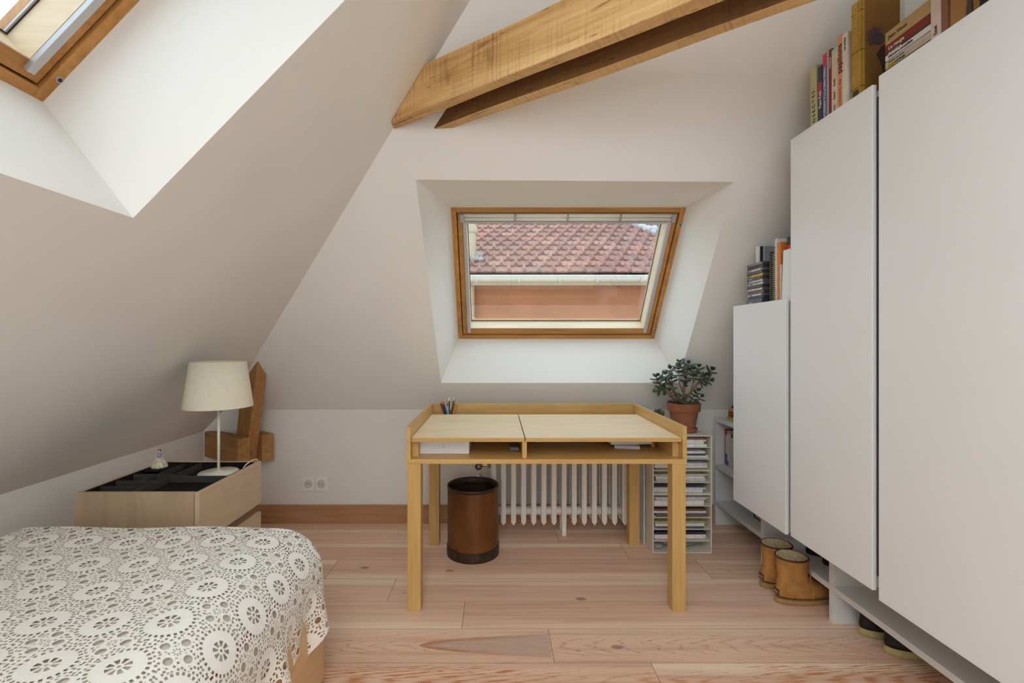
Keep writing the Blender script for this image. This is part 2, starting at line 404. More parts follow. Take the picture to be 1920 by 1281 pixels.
b_u, b_v, b_n = (1, 0, 0), (0, -B_, 1), (0, -1, -B_)
_, fr = roof_window('window_1', (-.250, 3.124, 1.179), b_u, b_v, b_n, 1.303, .895, True)
hole = [(-.337, back_y(.908), .908), (1.117, back_y(.908), .908), (1.096, back_y(1.900), 1.900), (-.368, back_y(1.908), 1.908)]
slope_with_hole('ceiling_back', [hip0, (XR, YB, ZB), (XR, back_y(ZT), ZT), hip1], hole, fr)
s_u, s_v, s_n = (0, 1, 0), (A_, 0, 1), (1, 0, -A_)
fz = 1.800; fx = XL - .48 + A_*(fz - ZL)
_, fr = roof_window('window_2', (fx, .10, fz), s_u, s_v, s_n, 1.14, 1.0, False)
hole = [(side_x(1.506), .02, 1.506), (side_x(1.506), 1.290, 1.506), (side_x(2.50), 1.308, 2.50), (side_x(2.50), .02, 2.50)]
slope_with_hole('ceiling_left', [(XL, YR, ZL), hip0, hip1, (side_x(ZT), YR, ZT)], hole, fr)
quads_bm = quads(B(), [(XL, YR, ZL), (XL, YB, ZL), tuple(hip0)]); struct(obj('trim_1', quads_bm, plaster))

bm = B(); box(bm, XL+.02, XR-.4, YB-.016, YB, 0, .116); struct(obj('baseboard_back', bm, skirting_wood, bevel=.002))
bm = B(); box(bm, XL, XL+.016, YR, YB-.016, 0, .116); struct(obj('baseboard_left', bm, wood((.40, .20, .10), (.54, .31, .18), 1, 36, 18, .5), bevel=.002))
root = link('window_added', None); root.location = ((wx0+wx1)/2, YR, wz0); struct(root)  # unseen window added around the rear fill lamp
bm = B(); w = .05
box(bm, wx0, wx0+w, YR-.05, YR-.01, wz0, wz1); box(bm, wx1-w, wx1, YR-.05, YR-.01, wz0, wz1); box(bm, wx0+w, wx1-w, YR-.05, YR-.01, wz0, wz0+w); box(bm, wx0+w, wx1-w, YR-.05, YR-.01, wz1-w, wz1)
obj('window_frame', bm, pine[2], root); obj('pane', bx(wx0+w, wx1-w, YR-.032, YR-.026, wz0+w, wz1-w), glass, root)

# ------------------------------------------------------------------ roof timbers
E_ = V((1.45, -1, 0)).normalized(); N_ = V((1, 1.45, 0)).normalized()
E2, N2 = V((1.38, -1, 0)).normalized(), V((1, 1.38, 0)).normalized()
beam_aged_shaded = wood((.17, .075, .022), (.27, .125, .04), 0, 40, 20, .7, (.05, .02, .008), .8, 4.2, .5, .0015)
def timber(name, label, start, along, off, thick, z0, z1, length, inner):
    bm = B(); o = V((0, 0, 0)); obox(bm, (0, 0, 0), (length, 0, 0), (0, thick, 0), (0, 0, z1-z0))
    # a hair of waviness along the sawn edges, then to the room
    ed = [e for e in bm.edges if abs((e.verts[0].co-e.verts[1].co).x) > .5]
    bmesh.ops.subdivide_edges(bm, edges=ed, cuts=28, use_grid_fill=True)
    for v in bm.verts:
        v.co.y += .003*math.sin(v.co.x*7+v.co.z*9+off*50); v.co.z += .002*math.sin(v.co.x*5.3+v.co.y*31+off*20)
    ang = math.atan2(E2.y, E2.x); p = start + E2*(-along) + N2*off; p.z = z0
    M = Matrix.Translation(p) @ Matrix.Rotation(ang, 4, 'Z')
    bm.transform(M)
    clip(bm, V((XL, 0, ZL)) - SIDE_N*.001, SIDE_N); clip(bm, V((0, YB, ZB)) - BACK_N*.001, BACK_N); clip(bm, (XR-.004, 0, 0), (1, 0, 0))
    bm.transform(M.inverted()); bmesh.ops.recalc_face_normals(bm, faces=bm.faces)
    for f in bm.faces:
        if abs(f.normal.y) > .8 and f.normal.y*inner > 0: f.material_index = 1      # inner faces of the pair: dark aged wood, with shade put into the colour
    o = obj(name, bm, [beam_wood, beam_aged_shaded], local=True, bevel=.003)
    o.location = p; o.rotation_euler = (0, 0, ang)
    return tag(o, label, 'beam')
P0 = V((-.4436, 2.033, 0))
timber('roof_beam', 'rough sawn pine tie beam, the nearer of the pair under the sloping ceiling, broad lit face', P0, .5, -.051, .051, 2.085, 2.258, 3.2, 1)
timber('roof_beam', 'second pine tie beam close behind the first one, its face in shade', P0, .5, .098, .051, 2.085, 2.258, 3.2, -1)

root = thing('strut_post', 'short leaning timber post clamped between beam ends in the corner behind the table lamp', 'post', (-1.53, 2.86, 0))
c0 = V((-1.86, 2.99, 0)) + N_*.078
def pt(k, z, dn): return c0 + E_*k + N_*dn + V((0, 0, z))
bm = B(); prism(bm, [pt(.195, .36, 0), pt(.345, .36, 0), pt(.55, 1.30, 0), pt(.40, 1.30, 0)], N_*.066)
clip(bm, V((XL, 0, ZL)) - SIDE_N*.002, SIDE_N); clip(bm, V((0, YB, ZB)) - BACK_N*.002, BACK_N)
obj('post', bm, post_wood, root, bevel=.004)
for dn, lab in ((0, None), (.146, None)):
    st = V((-1.86, 2.99, .428)) + N_*dn
    bm = B(); obox(bm, (0, 0, 0), (.42, 0, 0), (0, .075, 0), (0, 0, .16))
    o = obj('clamp_beam', bm, stub_wood, root, local=True, bevel=.006)
    M = Matrix.Translation(st) @ Matrix.Rotation(math.atan2(E_.y, E_.x), 4, 'Z'); o.matrix_basis = wm(root).inverted() @ M

# ------------------------------------------------------------------ desk
desk = thing('writing_desk', 'blond oak writing desk with raised rim and open compartments in front of the roof window', 'desk', (.2185, 2.39, 0))
DX0, DX1, DY0, DY1 = -.386, .822, 2.02, 2.765
for x0 in (DX0+.004, DX1-.062):
    for y0 in (DY0+.002, 2.672):
        obj('leg', bx(x0, x0+.058, y0, y0+.058, 0, .637), oak[2], desk, bevel=.0015)
obj('bottom_panel', bx(DX0, DX1, DY0, DY1, .637, .657), oak[0], desk, bevel=.001)
for x0 in (DX0, DX1-.018):
    obj('side_panel', bx(x0, x0+.018, DY0, DY1, .657, .798), oak[1], desk, bevel=.001)
obj('back_panel', bx(DX0+.018, DX1-.018, DY1-.018, DY1, .657, .798), oak[0], desk, bevel=.001)
for x0 in (DX0+.018, DX1-.044):
    obj('lid_support', bx(x0, x0+.026, DY0+.05, DY1-.1, .657, .7295), oak[1], desk)
obj('divider', bx(.114, .134, DY0+.02, DY1-.018, .657, .7295), oak[1], desk, bevel=.001)
for a, b in ((DX0+.020, .1235), (.1275, DX1-.020)):
    obj('desk_lid', bx(a, b, DY0+.008, 2.67, .730, .748), [oak_pale, oak[0]], desk, bevel=.0012)
for lid in desk.children:
    if lid.name.startswith('desk_lid'):
        for p in lid.data.polygons:
            if abs(p.normal.z) < .5: p.material_index = 1
for x in (DX0+.040, DX1-.055):
    bm = B(); lathe(bm, [(.004, 0), (.004, .003), (.002, .0045)], (x, DY0+.055, .657), 12); obj('screw_cap', bm, chrome, desk)

cb = thing('carton', 'flat white carton box inside the open compartment of the desk', 'box', (-.235, 2.25, .657))
obj('carton_body', bx(-.349, -.121, 2.115, 2.40, .6575, .716), plain((.72, .72, .73), .45, 0, .02), cb, bevel=.0015)
obj('carton_lid', bx(-.350, -.120, 2.114, 2.401, .700, .7165), plain((.74, .74, .75), .45, 0, .02), cb, bevel=.0012)
text('printed_mark', 'ipm', .010, (-.2335, 2.1128, .683), (0, 0, 1), (-1, 0, 0), grey_plastic, cb)
gd = thing('pocket_gadget', 'small dark grey gadget lying beside the divider in the desk', 'gadget', (.085, 2.2, .657))
bm = bx(.062, .110, 2.17, 2.27, .6572, .676); obj('case', bm, plain((.10, .11, .10), .35), gd, bevel=.004)
obj('face_plate', bx(.066, .106, 2.169, 2.1705, .662, .671), plain((.2, .21, .2), .3), gd)
def slab(name, label, cat, x0, x1, y0, y1, z0, z1, m, rot=0., group=None, bevel=.0006):
    c = V(((x0+x1)/2, (y0+y1)/2, z0)); bm = bx(x0-c.x, x1-c.x, y0-c.y, y1-c.y, 0, z1-z0)
    o = obj(name, bm, m, local=True, bevel=bevel); o.location = c; o.rotation_euler = (0, 0, rot)
    return tag(o, label, cat, group)
slab('paper_pile', 'thick pile of white papers inside the wide desk compartment, beside the toy', 'papers', .54, .74, 2.24, 2.52, .6722, .690, paper_white, .05)
slab('paper_sheet', 'loose creased sheet under the white pile in the desk', 'papers', .585, .70, 2.21, 2.48, .6575, .6715, plain((.62, .62, .64), .8), -.18)
slab('notebook', 'pale grey notebook lying deep in the wide desk compartment', 'notebook', .20, .48, 2.36, 2.60, .6575, .690, plain((.42, .42, .46), .7), .02)
toy = thing('wooden_toy', 'small orange wooden figure at the end of the wide desk compartment', 'toy', (.752, 2.25, .657))
bm = B(); lathe(bm, [(.010, 0), (.012, .006), (.008, .014), (.0055, .024)], (.752, 2.25, .6572), 16); obj('body', bm, plain((.55, .24, .05), .5), toy, smooth=True)
bm = B(); ellipsoid(bm, (.752, 2.25, .687), (.008, .008, .008)); obj('head', bm, plain((.6, .28, .07), .5), toy, smooth=True)
bm = B(); tube(bm, [(.740, 2.25, .677), (.764, 2.25, .677)], .0035, 8); obj('arm', bm, plain((.55, .24, .05), .5), toy, smooth=True)

# pencils in their cup, in the trough behind the lids
CUPX, CUPY = -.272, 2.706
cup = thing('pencil_cup', 'dark round cup sunk in the trough at the back of the desk', 'cup', (CUPX, CUPY, .657))
bm = B(); lathe(bm, [(.027, 0), (.030, .088), (.0275, .088), (.025, .004)], (CUPX, CUPY, .6575), 28, True, True); obj('cup_body', bm, plain((.06, .06, .065), .4), cup, smooth=True)
pcols = [('black pencil with a white end', (.02, .02, .02), (.8, .8, .8), 0.00, .842), ('black pencil leaning forward', (.03, .03, .035), (.3, .2, .1), -.012, .822), ('orange pencil leaning out of the cup', (.72, .25, .05), (.8, .35, .1), .052, .822),
         ('red tipped dark pencil', (.07, .03, .03), (.7, .06, .03), -.046, .822), ('light blue pen', (.12, .48, .66), (.35, .6, .7), -.004, .792), ('dark pencil with a silver band', (.03, .03, .03), (.55, .55, .55), .028, .842),
         ('green pencil', (.02, .11, .05), (.05, .25, .08), .036, .826), ('brown pencil', (.20, .08, .03), (.6, .4, .2), -.056, .826), ('grey steel pen', (.42, .44, .46), (.6, .6, .62), -.020, .812),
         ('white pen', (.75, .75, .74), (.7, .7, .7), .012, .800), ('navy blue pen', (.03, .05, .12), (.1, .1, .1), -.032, .818), ('black fibre pen', (.015, .015, .015), (.4, .1, .05), -.050, .800), ('dark red crayon', (.35, .05, .03), (.45, .1, .05), .024, .806)]
for i, (lab, c1, c2, dx, zt) in enumerate(pcols):
    a = i*2.4; base = V((CUPX + .010*math.cos(a) - dx*.15, CUPY + .010*math.sin(a), .663)); top = V((CUPX + dx, CUPY + .016*math.sin(a*1.3) + .004, zt))
    d = (top-base).normalized(); r = .0036 if 'pencil' in lab or 'crayon' in lab else .0046
    root = thing('pencil' if 'pencil' in lab or 'crayon' in lab else 'pen', lab + ' standing in the desk cup', 'pencil' if 'pencil' in lab or 'crayon' in lab else 'pen', base, 0, 'pens and pencils in the desk cup')
    bm = B(); tube(bm, [base, top - d*.022], r, 6 if r < .004 else 10); obj('shaft', bm, plain(c1, .4), root)
    bm = B(); tube(bm, [top - d*.0218, top - d*.006, top], [r*.98, r*.55, r*.25], 8); obj('tip', bm, plain(c2, .5), root)

# ------------------------------------------------------------------ waste bin
bin_ = thing('waste_bin', 'round rust brown fibre waste bin with dark metal bands under the desk', 'bin', (-.127, 2.59, 0))
rt = NT('rust'); v = rt.obj()
c = rt.ramp(rt.noise(rt.scale(v, (5, 5, 3)), 1., 5, .6, .5), [(.32, (.075, .024, .006)), (.5, (.145, .05, .010)), (.70, (.21, .08, .018))])
c = rt.mix(rt.mapr(rt.noise(rt.scale(v, (14, 14, 16)), 1., 3, .5), .66, .72), c, (.035, .014, .008)); rust = rt.set(c, .42, 0, .4)
band = plain((.045, .03, .02), .45, .3, .35, 22)
C = (-.127, 2.59, 0)
bm = B(); lathe(bm, [(.1395, .045), (.1395, .360), (.1360, .360)], C, 64, False, False); obj('barrel', bm, rust, bin_, smooth=False)
bm = B(); lathe(bm, [(.128, 0), (.1435, 0), (.1435, .052), (.1395, .052)], C, 64, True, False); obj('base_band', bm, band, bin_)
bm = B(); lathe(bm, [(.1395, .362), (.1412, .363), (.1415, .376), (.139, .378), (.1335, .376), (.132, .340), (.1345, .335)], C, 64, False, False); obj('rim_band', bm, band, bin_, smooth=True)
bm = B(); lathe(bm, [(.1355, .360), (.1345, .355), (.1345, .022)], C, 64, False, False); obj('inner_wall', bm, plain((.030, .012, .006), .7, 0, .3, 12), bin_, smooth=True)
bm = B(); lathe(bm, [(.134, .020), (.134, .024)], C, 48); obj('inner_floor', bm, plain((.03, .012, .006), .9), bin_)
for k in range(10):
    a = k*2*math.pi/10 + .25; bm = B(); ellipsoid(bm, (C[0]+.1438*math.cos(a), C[1]+.1438*math.sin(a), .030), (.0035, .0035, .0035), None, 8, 6); obj('rivet', bm, plain((.12, .09, .06), .4, .5), bin_, smooth=True)

# ------------------------------------------------------------------ radiator
rad = thing('radiator', 'white cast iron column radiator under the roof window behind the desk', 'radiator', (.41, 2.87, 0))
def rad_section(x, y0, foot):
    bm = B()
    z0, z1 = .070, .60
    for y, w, d in ((y0, .0145, .034), (y0+.046, .011, .028), (y0+.088, .0145, .034)):
        # a flat faced column with softened corners and a pointed foot
        c = .35*w
        for q0, q1, yy, dd in ((1., 1., y+.006, d-.012), (.62, .62, y, d)):
            prism(bm, [(x-w*q0, yy, z0+.010), (x, yy, z0-.008), (x+w*q0, yy, z0+.010), (x+w*q0, yy, z1-.012), (x, yy, z1), (x-w*q0, yy, z1-.012)], (0, dd, 0))
    for z in (.132, .555):
        obox(bm, (x-.013, y0+.012, z-.035), (.026, 0, 0), (0, .10, 0), (0, 0, .07))
    s = obj('radiator_section', bm, radiator_paint, rad, smooth=False, bevel=0)
    if foot:
        obj('foot', bx(x-.013, x+.013, y0+.002, y0+.03, 0, .10), radiator_paint, s, bevel=.003); obj('foot', bx(x-.013, x+.013, y0+.095, y0+.122, 0, .10), radiator_paint, s, bevel=.003)
for k in range(15): rad_section(-.016 + .0605*k, 2.80, k in (0, 7, 14))
for z in (.132, .548):
    bm = B(); tube(bm, [(-.035, 2.862, z), (.842, 2.862, z)], .026, 18); obj('connecting_tube', bm, radiator_paint, rad, smooth=True)
bm = B(); tube(bm, [(-.105, 2.862, .408), (-.03, 2.862, .408)], .010, 14); obj('valve_pipe', bm, chrome, rad, smooth=True)
bm = B(); tube(bm, [(-.105, 2.835, .406), (-.105, 2.862, .406), (-.105, 2.88, .406)], [.022, .023, .018], 20); vk = obj('valve_knob', bm, chrome, rad, smooth=False)
bm = B(); tube(bm, [(-.105, 2.832, .406), (-.105, 2.836, .406)], .010, 16); obj('knob_cap', bm, grey_plastic, vk)
bm = B(); tube(bm, [(-.050, 2.862, .408), (-.026, 2.862, .408)], .019, 6); obj('union_nut', bm, chrome, rad)
bm = B(); tube(bm, [(-.105, 2.870, .002), (-.105, 2.870, .395)], .008, 12); obj('supply_pipe', bm, cream_metal, rad, smooth=True)
bm = B(); lathe(bm, [(.010, .325), (.020, .335), (.020, .345), (.012, .352)], (-.105, 2.870, 0), 16); obj('lock_nut', bm, chrome, rad, smooth=True)

# ------------------------------------------------------------------ outlets
for k, lab in enumerate(('white wall socket, the one further from the desk of the twin sockets', 'white wall socket, the one closer to the desk of the twin sockets')):
    x0 = -1.240 + .0825*k; s = thing('wall_socket', lab, 'socket', (x0+.041, 3.01, .25), 0, None)
    obj('cover_plate', bx(x0, x0+.081, 2.999, 3.0098, .204, .296), switch_white, s, bevel=.003)
    bm = B(); tube(bm, [(x0+.0405, 2.9965, .25), (x0+.0405, 3.0, .25)], .027, 28); w = obj('socket_well', bm, plain((.66, .64, .60), .4), s)
    for dx in (-.0095, .0095):
        bm = B(); tube(bm, [(x0+.0405+dx, 2.9955, .25), (x0+.0405+dx, 2.9966, .25)], .003, 10); obj('pin_hole', bm, black_paint, w)
    bm = B(); tube(bm, [(x0+.0405, 2.993, .259), (x0+.0405, 2.9966, .259)], .0025, 10); obj('earth_pin', bm, chrome, w)

# ------------------------------------------------------------------ chest with tray top, lamp, figurine
ch = thing('chest_of_drawers', 'low pale maple chest with a black divided tray top in the corner beyond the bed', 'chest', (-1.38, 2.04, 0))
CX0, CX1, CY0, CY1, CZ = -1.620, -1.141, 1.805, 2.279, .583
mt = maple
obj('end_panel', bx(CX0, CX1-.022, CY0, CY0+.018, .02, CZ), wood((.43, .305, .19), (.52, .375, .245), 2, 22, 7, .5), ch, bevel=.002)
obj('end_panel', bx(CX0, CX1-.022, CY1-.018, CY1, .02, CZ), mt[2], ch, bevel=.002)
obj('back_panel', bx(CX0, CX0+.016, CY0+.018, CY1-.018, .02, CZ), mt[2], ch)
obj('edge_strip', bx(CX1-.0215, CX1-.0185, CY0+.001, CY1-.001, .02, CZ-.008), plain((.25, .16, .09), .6), ch)
for z0, z1 in ((.380, CZ), (.18, .339), (.03, .15)):
    d = obj('drawer', bx(CX1-.018, CX1, CY0-.002, CY1+.002, z0, z1), mt[1], ch, bevel=.002)
    obj('drawer_box', bx(CX0+.03, CX1-.022, CY0+.03, CY1-.03, z0+.02, z1-.06), black_felt, d)
obj('tray_floor', bx(CX0+.016, CX1-.022, CY0+.018, CY1-.018, .544, .551), black_felt, ch)
def wallt(name, *a): obj(name, bx(*a), plain((.045, .043, .04), .8), ch)
X0, X1, Y0, Y1, zt = CX0+.016, CX1-.019, CY0+.018, CY1-.018, CZ-.004
xm = X0 + .187
wallt('tray_divider', xm-.003, xm+.003, Y0, Y1, .551, zt)
wallt('tray_divider', xm+.003, X1, 2.040, 2.046, .551, zt)
for y in (1.901, 1.979, 2.075): wallt('tray_divider', X0, xm-.003, y-.003, y+.003, .551, zt-.002)
wallt('tray_divider', X0+.100, X0+.104, 1.982, Y1, .551, zt-.002)
obj('tray_rim', bx(X0, X1, Y0, Y0+.003, .551, CZ-.001), black_felt, ch); obj('tray_rim', bx(X0, X1, Y1-.003, Y1, .551, CZ-.001), black_felt, ch)
obj('tray_rim', bx(X0, X0+.003, Y0, Y1, .551, CZ-.001), black_felt, ch); obj('tray_rim', bx(CX1-.0225, CX1-.019, Y0, Y1, .551, CZ-.001), black_felt, ch)

LX, LY, LZ = -1.266, 2.142, .5515
lamp = thing('table_lamp', 'white table lamp with cream conical fabric shade on the corner chest', 'lamp', (LX, LY, LZ))
bm = B(); lathe(bm, [(.083, 0), (.084, .004), (.081, .011), (.018, .014), (.007, .02)], (LX, LY, LZ+.008), 48); obj('base', bm, cream_metal, lamp, smooth=True)
bm = B(); lathe(bm, [(.078, 0), (.078, .0085)], (LX, LY, LZ), 40); obj('felt_foot', bm, black_felt, lamp)
bm = B(); tube(bm, [(LX, LY, LZ+.02), (LX, LY, .885)], .0058, 16); obj('pole', bm, cream_metal, lamp, smooth=True)
bm = B(); lathe(bm, [(.1425, .867), (.114, 1.072), (.1127, 1.072), (.1412, .867)], (LX, LY, 0), 64, False, False); bm.faces.ensure_lookup_table()
obj('lamp_shade', bm, lampshade_cloth, lamp, smooth=True)
bm = B(); tube(bm, [(LX, LY, .885), (LX, LY, .93)], .017, 14); obj('bulb_holder', bm, cream_metal, lamp)
bm = B(); ellipsoid(bm, (LX, LY, .962), (.026, .026, .035)); obj('bulb', bm, plain((.85, .84, .8), .3), lamp, smooth=True)
for a in (0, 2.094, 4.189):
    bm = B(); tube(bm, [(LX, LY, .925), (LX+.133*math.cos(a), LY+.133*math.sin(a), .925)], .0018, 6); obj('shade_spoke', bm, cream_metal, lamp)
bm = B(); tube(bm, [(LX+.082, LY+.009, LZ+.011), (LX+.090, LY+.026, .568), (LX+.097, LY+.052, .588), (LX+.103, LY+.095, .598), (LX+.110, LY+.130, .593), (LX+.112, LY+.145, .56), (LX+.112, LY+.147, .42)], .0026, 8); obj('cord', bm, cream_metal, lamp, smooth=True)

FX, FY, FZ = -1.560, 2.175, .5805
fg = thing('figurine', 'tiny porcelain lady in a ruffled cream dress on the divided tray of the chest', 'figurine', (FX, FY, FZ))
FZ = .5805
por = plain((.70, .66, .55), .2, 0, .12, 60, .6)
obj('tray_cover', bx(X0+.003, X0+.100, 2.13, Y1-.003, .572, .580), black_felt, ch)
bm = B(); lathe(bm, [(.024, 0), (.026, .002), (.024, .004)], (FX, FY, FZ), 24); obj('base', bm, por, fg)
bm = B(); rr = []
for r, z in ((.031, 0), (.033, .006), (.027, .020), (.020, .034), (.010, .044), (.008, .047)):
    rr.append([(FX + (r+.0022*math.sin(i*9*2*math.pi/54))*math.cos(2*math.pi*i/54), FY + (r+.0022*math.sin(i*9*2*math.pi/54))*math.sin(2*math.pi*i/54), FZ+z) for i in range(54)])
loft(bm, rr); obj('skirt', bm, plain((.66, .62, .45), .3, 0, .35, 90), fg, smooth=True)
bm = B(); lathe(bm, [(.007, .045), (.009, .054), (.010, .060), (.004, .064), (.004, .067)], (FX+.002, FY, FZ), 14); obj('bodice', bm, plain((.30, .34, .62), .3, 0, .5, 120), fg, smooth=True)
bm = B(); ellipsoid(bm, (FX, FY-.001, FZ+.073), (.0065, .0065, .008)); obj('head', bm, plain((.75, .6, .5), .3), fg, smooth=True)
bm = B(); ellipsoid(bm, (FX-.001, FY+.002, FZ+.077), (.0075, .007, .006)); ellipsoid(bm, (FX-.006, FY+.003, FZ+.071), (.003, .003, .005)); obj('hair', bm, plain((.05, .025, .015), .4), fg, smooth=True)
for s in (-1, 1):
    bm = B(); tube(bm, [(FX+.009*s, FY, FZ+.060), (FX+.017*s, FY-.006, FZ+.050), (FX+.010*s, FY-.014, FZ+.045)], [.003, .0026, .002], 8); obj('arm', bm, plain((.75, .6, .5), .3), fg, smooth=True)

# ------------------------------------------------------------------ bed, mattress, lace bedspread
BX0, BX1, BY0, BY1, BZ = -1.60, -.582, -.45, 1.585, .556
bed = thing('bed', 'low blond wood bed frame under the lace bedspread', 'bed', ((BX0+BX1)/2, .55, 0))
blond = {ax: wood((.60, .385, .185), (.71, .485, .265), ax, 30, 9, .45, seed=5) for ax in (0, 1)}
obj('side_rail', bx(BX1-.022, BX1, BY0, BY1, .03, .33), blond[1], bed, bevel=.002); obj('side_rail', bx(BX0, BX0+.022, BY0, BY1, .03, .33), blond[1], bed, bevel=.002)
obj('end_rail', bx(BX0+.022, BX1-.022, BY1-.022, BY1, .03, .33), blond[0], bed, bevel=.002); obj('end_rail', bx(BX0+.022, BX1-.022, BY0, BY0+.022, .03, .33), blond[0], bed, bevel=.002)
obj('slat_base', bx(BX0+.022, BX1-.022, BY0+.022, BY1-.022, .24, .262), blond[0], bed)
for x in (BX0+.03, BX1-.09):
    for y in (BY0+.03, BY1-.09): obj('leg', bx(x, x+.06, y, y+.06, 0, .24), blond[1], bed)
RS, RE = .165, .06                       # corner radii of the soft mattress: open side, far end
def bed_surf(s, t, inset=0., hang=0.):
    sx, ty = BX1 + .012 - RS, BY1 + .010 - RE
    ox, oy = max(0., s-sx), max(0., t-ty); d = math.hypot(ox, oy)
    lx = max(0., (BX0 + .06) - s)
    x, y = min(s, sx), min(t, ty)
    z = BZ + .005*math.sin(s*5+1)*math.sin(t*4.1) + .003*math.sin(s*13+t*9) - .8*lx*lx/.12 - .012*max(0, t-1.1)**2
    if d > 1e-6:
        ux, uy = ox/d, oy/d; r = RS*ux*ux + RE*uy*uy; arc = r*math.pi/2
        if d < arc: h, dz = r*math.sin(d/r), r*(1-math.cos(d/r))
        else:
            e = d-arc; along = (t if ux > uy else s); h = r + .05*e + hang*e*(.14*math.sin(along*21+1)+.09*math.sin(along*47)-.05); dz = r + e*.985
        x += ux*h; y += uy*h; z -= dz
        x -= ux*inset; y -= uy*inset
    return x, y, z - inset
def tri(a): a = abs((a % 1.) - .5)*2; return a
PITCH = .137
def hem(s, t):
    sx, ty = BX1 + .012 - RS, BY1 + .010 - RE
    return .405 + .065*(1-tri((t if s-sx > t-ty else s+.05)/PITCH))
def sheet_mesh(inset, smax, tmax, res, lace):
    bm = B(); uvl = bm.loops.layers.uv.new('UVMap'); uv2 = bm.loops.layers.uv.new('Hem')
    s0, t0 = BX0, BY0; ns, nt = int((smax-s0)/res), int((tmax-t0)/res); sx, ty = BX1+.012-RS, BY1+.010-RE
    g = {}; info = {}
    for i in range(ns+1):
        for j in range(nt+1):
            s, t = s0+i*res, t0+j*res; d = math.hypot(max(0, s-sx), max(0, t-ty)); L = hem(s, t)
            if d > L + res*1.5: continue
            v = bm.verts.new(bed_surf(s, t, inset, 1. if lace else 0.)); g[i, j] = v; info[v] = (s, t, L-d)
    for i in range(ns):
        for j in range(nt):
            q = [g.get(k) for k in ((i, j), (i+1, j), (i+1, j+1), (i, j+1))]
            if all(q):
                f = bm.faces.new(q)
                for l in f.loops: a = info[l.vert]; l[uvl].uv = (a[0], a[1]); l[uv2].uv = (a[2]+.5, .5)
    return bm
def lace_mat():
    t = NT('crochet_lace'); uv = t.uv(); x, y, _ = t.sep(uv)
    hem_n = t.n('ShaderNodeUVMap'); hem_n.uv_map = 'Hem'; he = t.f('SUBTRACT', t.sep(hem_n.outputs[0])[0], .5)
    def cell(ox, oy):
        px = t.f('MULTIPLY', t.f('SUBTRACT', t.f('FRACT', t.f('ADD', t.f('DIVIDE', t.f('ADD', x, .713), PITCH), 100.5+ox)), .5), PITCH)
        py = t.f('MULTIPLY', t.f('SUBTRACT', t.f('FRACT', t.f('ADD', t.f('DIVIDE', t.f('ADD', y, -.065), PITCH), 100.5+oy)), .5), PITCH)
        r = t.f('SQRT', t.f('ADD', t.f('MULTIPLY', px, px), t.f('MULTIPLY', py, py))); th = t.f('ARCTAN2', py, px)
        return px, py, r, th
    def band(r, a, b): return t.f('MULTIPLY', t.f('GREATER_THAN', r, a), t.f('LESS_THAN', r, b))
    px, py, r, th = cell(0, 0)
    holes = t.f('MULTIPLY', band(r, .0085, .0215), t.f('GREATER_THAN', t.f('COSINE', t.f('MULTIPLY', th, 8.)), -.35))
    holes = t.f('MAXIMUM', holes, t.f('LESS_THAN', r, .0035))
    holes = t.f('MAXIMUM', holes, t.f('MULTIPLY', band(r, .0455, .0525), t.f('GREATER_THAN', t.f('COSINE', t.f('MULTIPLY', th, 26.)), -.1)))
    inside = t.f('LESS_THAN', r, .0545)
    qx, qy, r2, th2 = cell(.5, .5)
    ax, ay = t.f('ABSOLUTE', t.f('MULTIPLY', t.f('ADD', qx, qy), .7071)), t.f('ABSOLUTE', t.f('MULTIPLY', t.f('SUBTRACT', qx, qy), .7071))
    dx, dy = t.f('SUBTRACT', ax, .0195), t.f('SUBTRACT', ay, .0195)
    ov = t.f('SQRT', t.f('ADD', t.f('MULTIPLY', dx, dx), t.f('MULTIPLY', dy, dy)))
    fh = t.f('LESS_THAN', ov, .0095)
    fh = t.f('MAXIMUM', fh, t.f('MULTIPLY', band(r2, .004, .0095), t.f('GREATER_THAN', t.f('COSINE', t.f('MULTIPLY', th2, 8.)), .2)))
    vo = t.n('ShaderNodeTexVoronoi'); vo.voronoi_dimensions = '2D'; t.put(vo.inputs['Vector'], uv); vo.inputs['Scale'].default_value = 105; vo.inputs['Randomness'].default_value = .55
    net = t.f('MULTIPLY', t.f('LESS_THAN', vo.outputs['Distance'], .31), t.f('MULTIPLY', t.f('GREATER_THAN', ov, .0138), t.f('GREATER_THAN', r2, .0135)))
    outer = t.f('MAXIMUM', fh, net)
    hole = t.f('MAXIMUM', holes, t.f('MULTIPLY', t.f('SUBTRACT', 1., inside), outer))
    rimkeep = t.f('GREATER_THAN', he, .006)
    hole = t.f('MULTIPLY', hole, rimkeep); hole = t.f('MAXIMUM', hole, t.f('LESS_THAN', he, 0.))
    nz = t.noise(uv, 420, 3, .6)
    rad_ = t.f('MULTIPLY', inside, t.f('MULTIPLY', t.f('COSINE', t.f('MULTIPLY', th, 48.)), .35))
    t.set(t.ramp(nz, [(.3, (.82, .80, .73)), (.7, (.88, .86, .80))]), .9, 0, .15)
    t.bump(t.f('ADD', t.f('MULTIPLY', nz, .7), t.f('ADD', t.f('MULTIPLY', rad_, .12), t.f('MULTIPLY', inside, .8))), .0018, .5)
    tr = t.n('ShaderNodeBsdfTransparent'); mx = t.n('ShaderNodeMixShader'); t.put(mx.inputs[0], hole)
    t.t.links.new(t.b.outputs[0], mx.inputs[1]); t.t.links.new(tr.outputs[0], mx.inputs[2]); t.t.links.new(mx.outputs[0], t.out.inputs[0])
    return t.m
mat_ = thing('mattress', 'cream mattress showing through the lace bedspread on the bed', 'mattress', ((BX0+BX1)/2, .55, .262))
bm = sheet_mesh(.008, BX1+.012-RS+.33, BY1+.01-RE+.30, .03, False)
mb = obj('ticking', bm, plain((.72, .68, .59), .9, 0, .04, 30, .1), mat_, smooth=True)
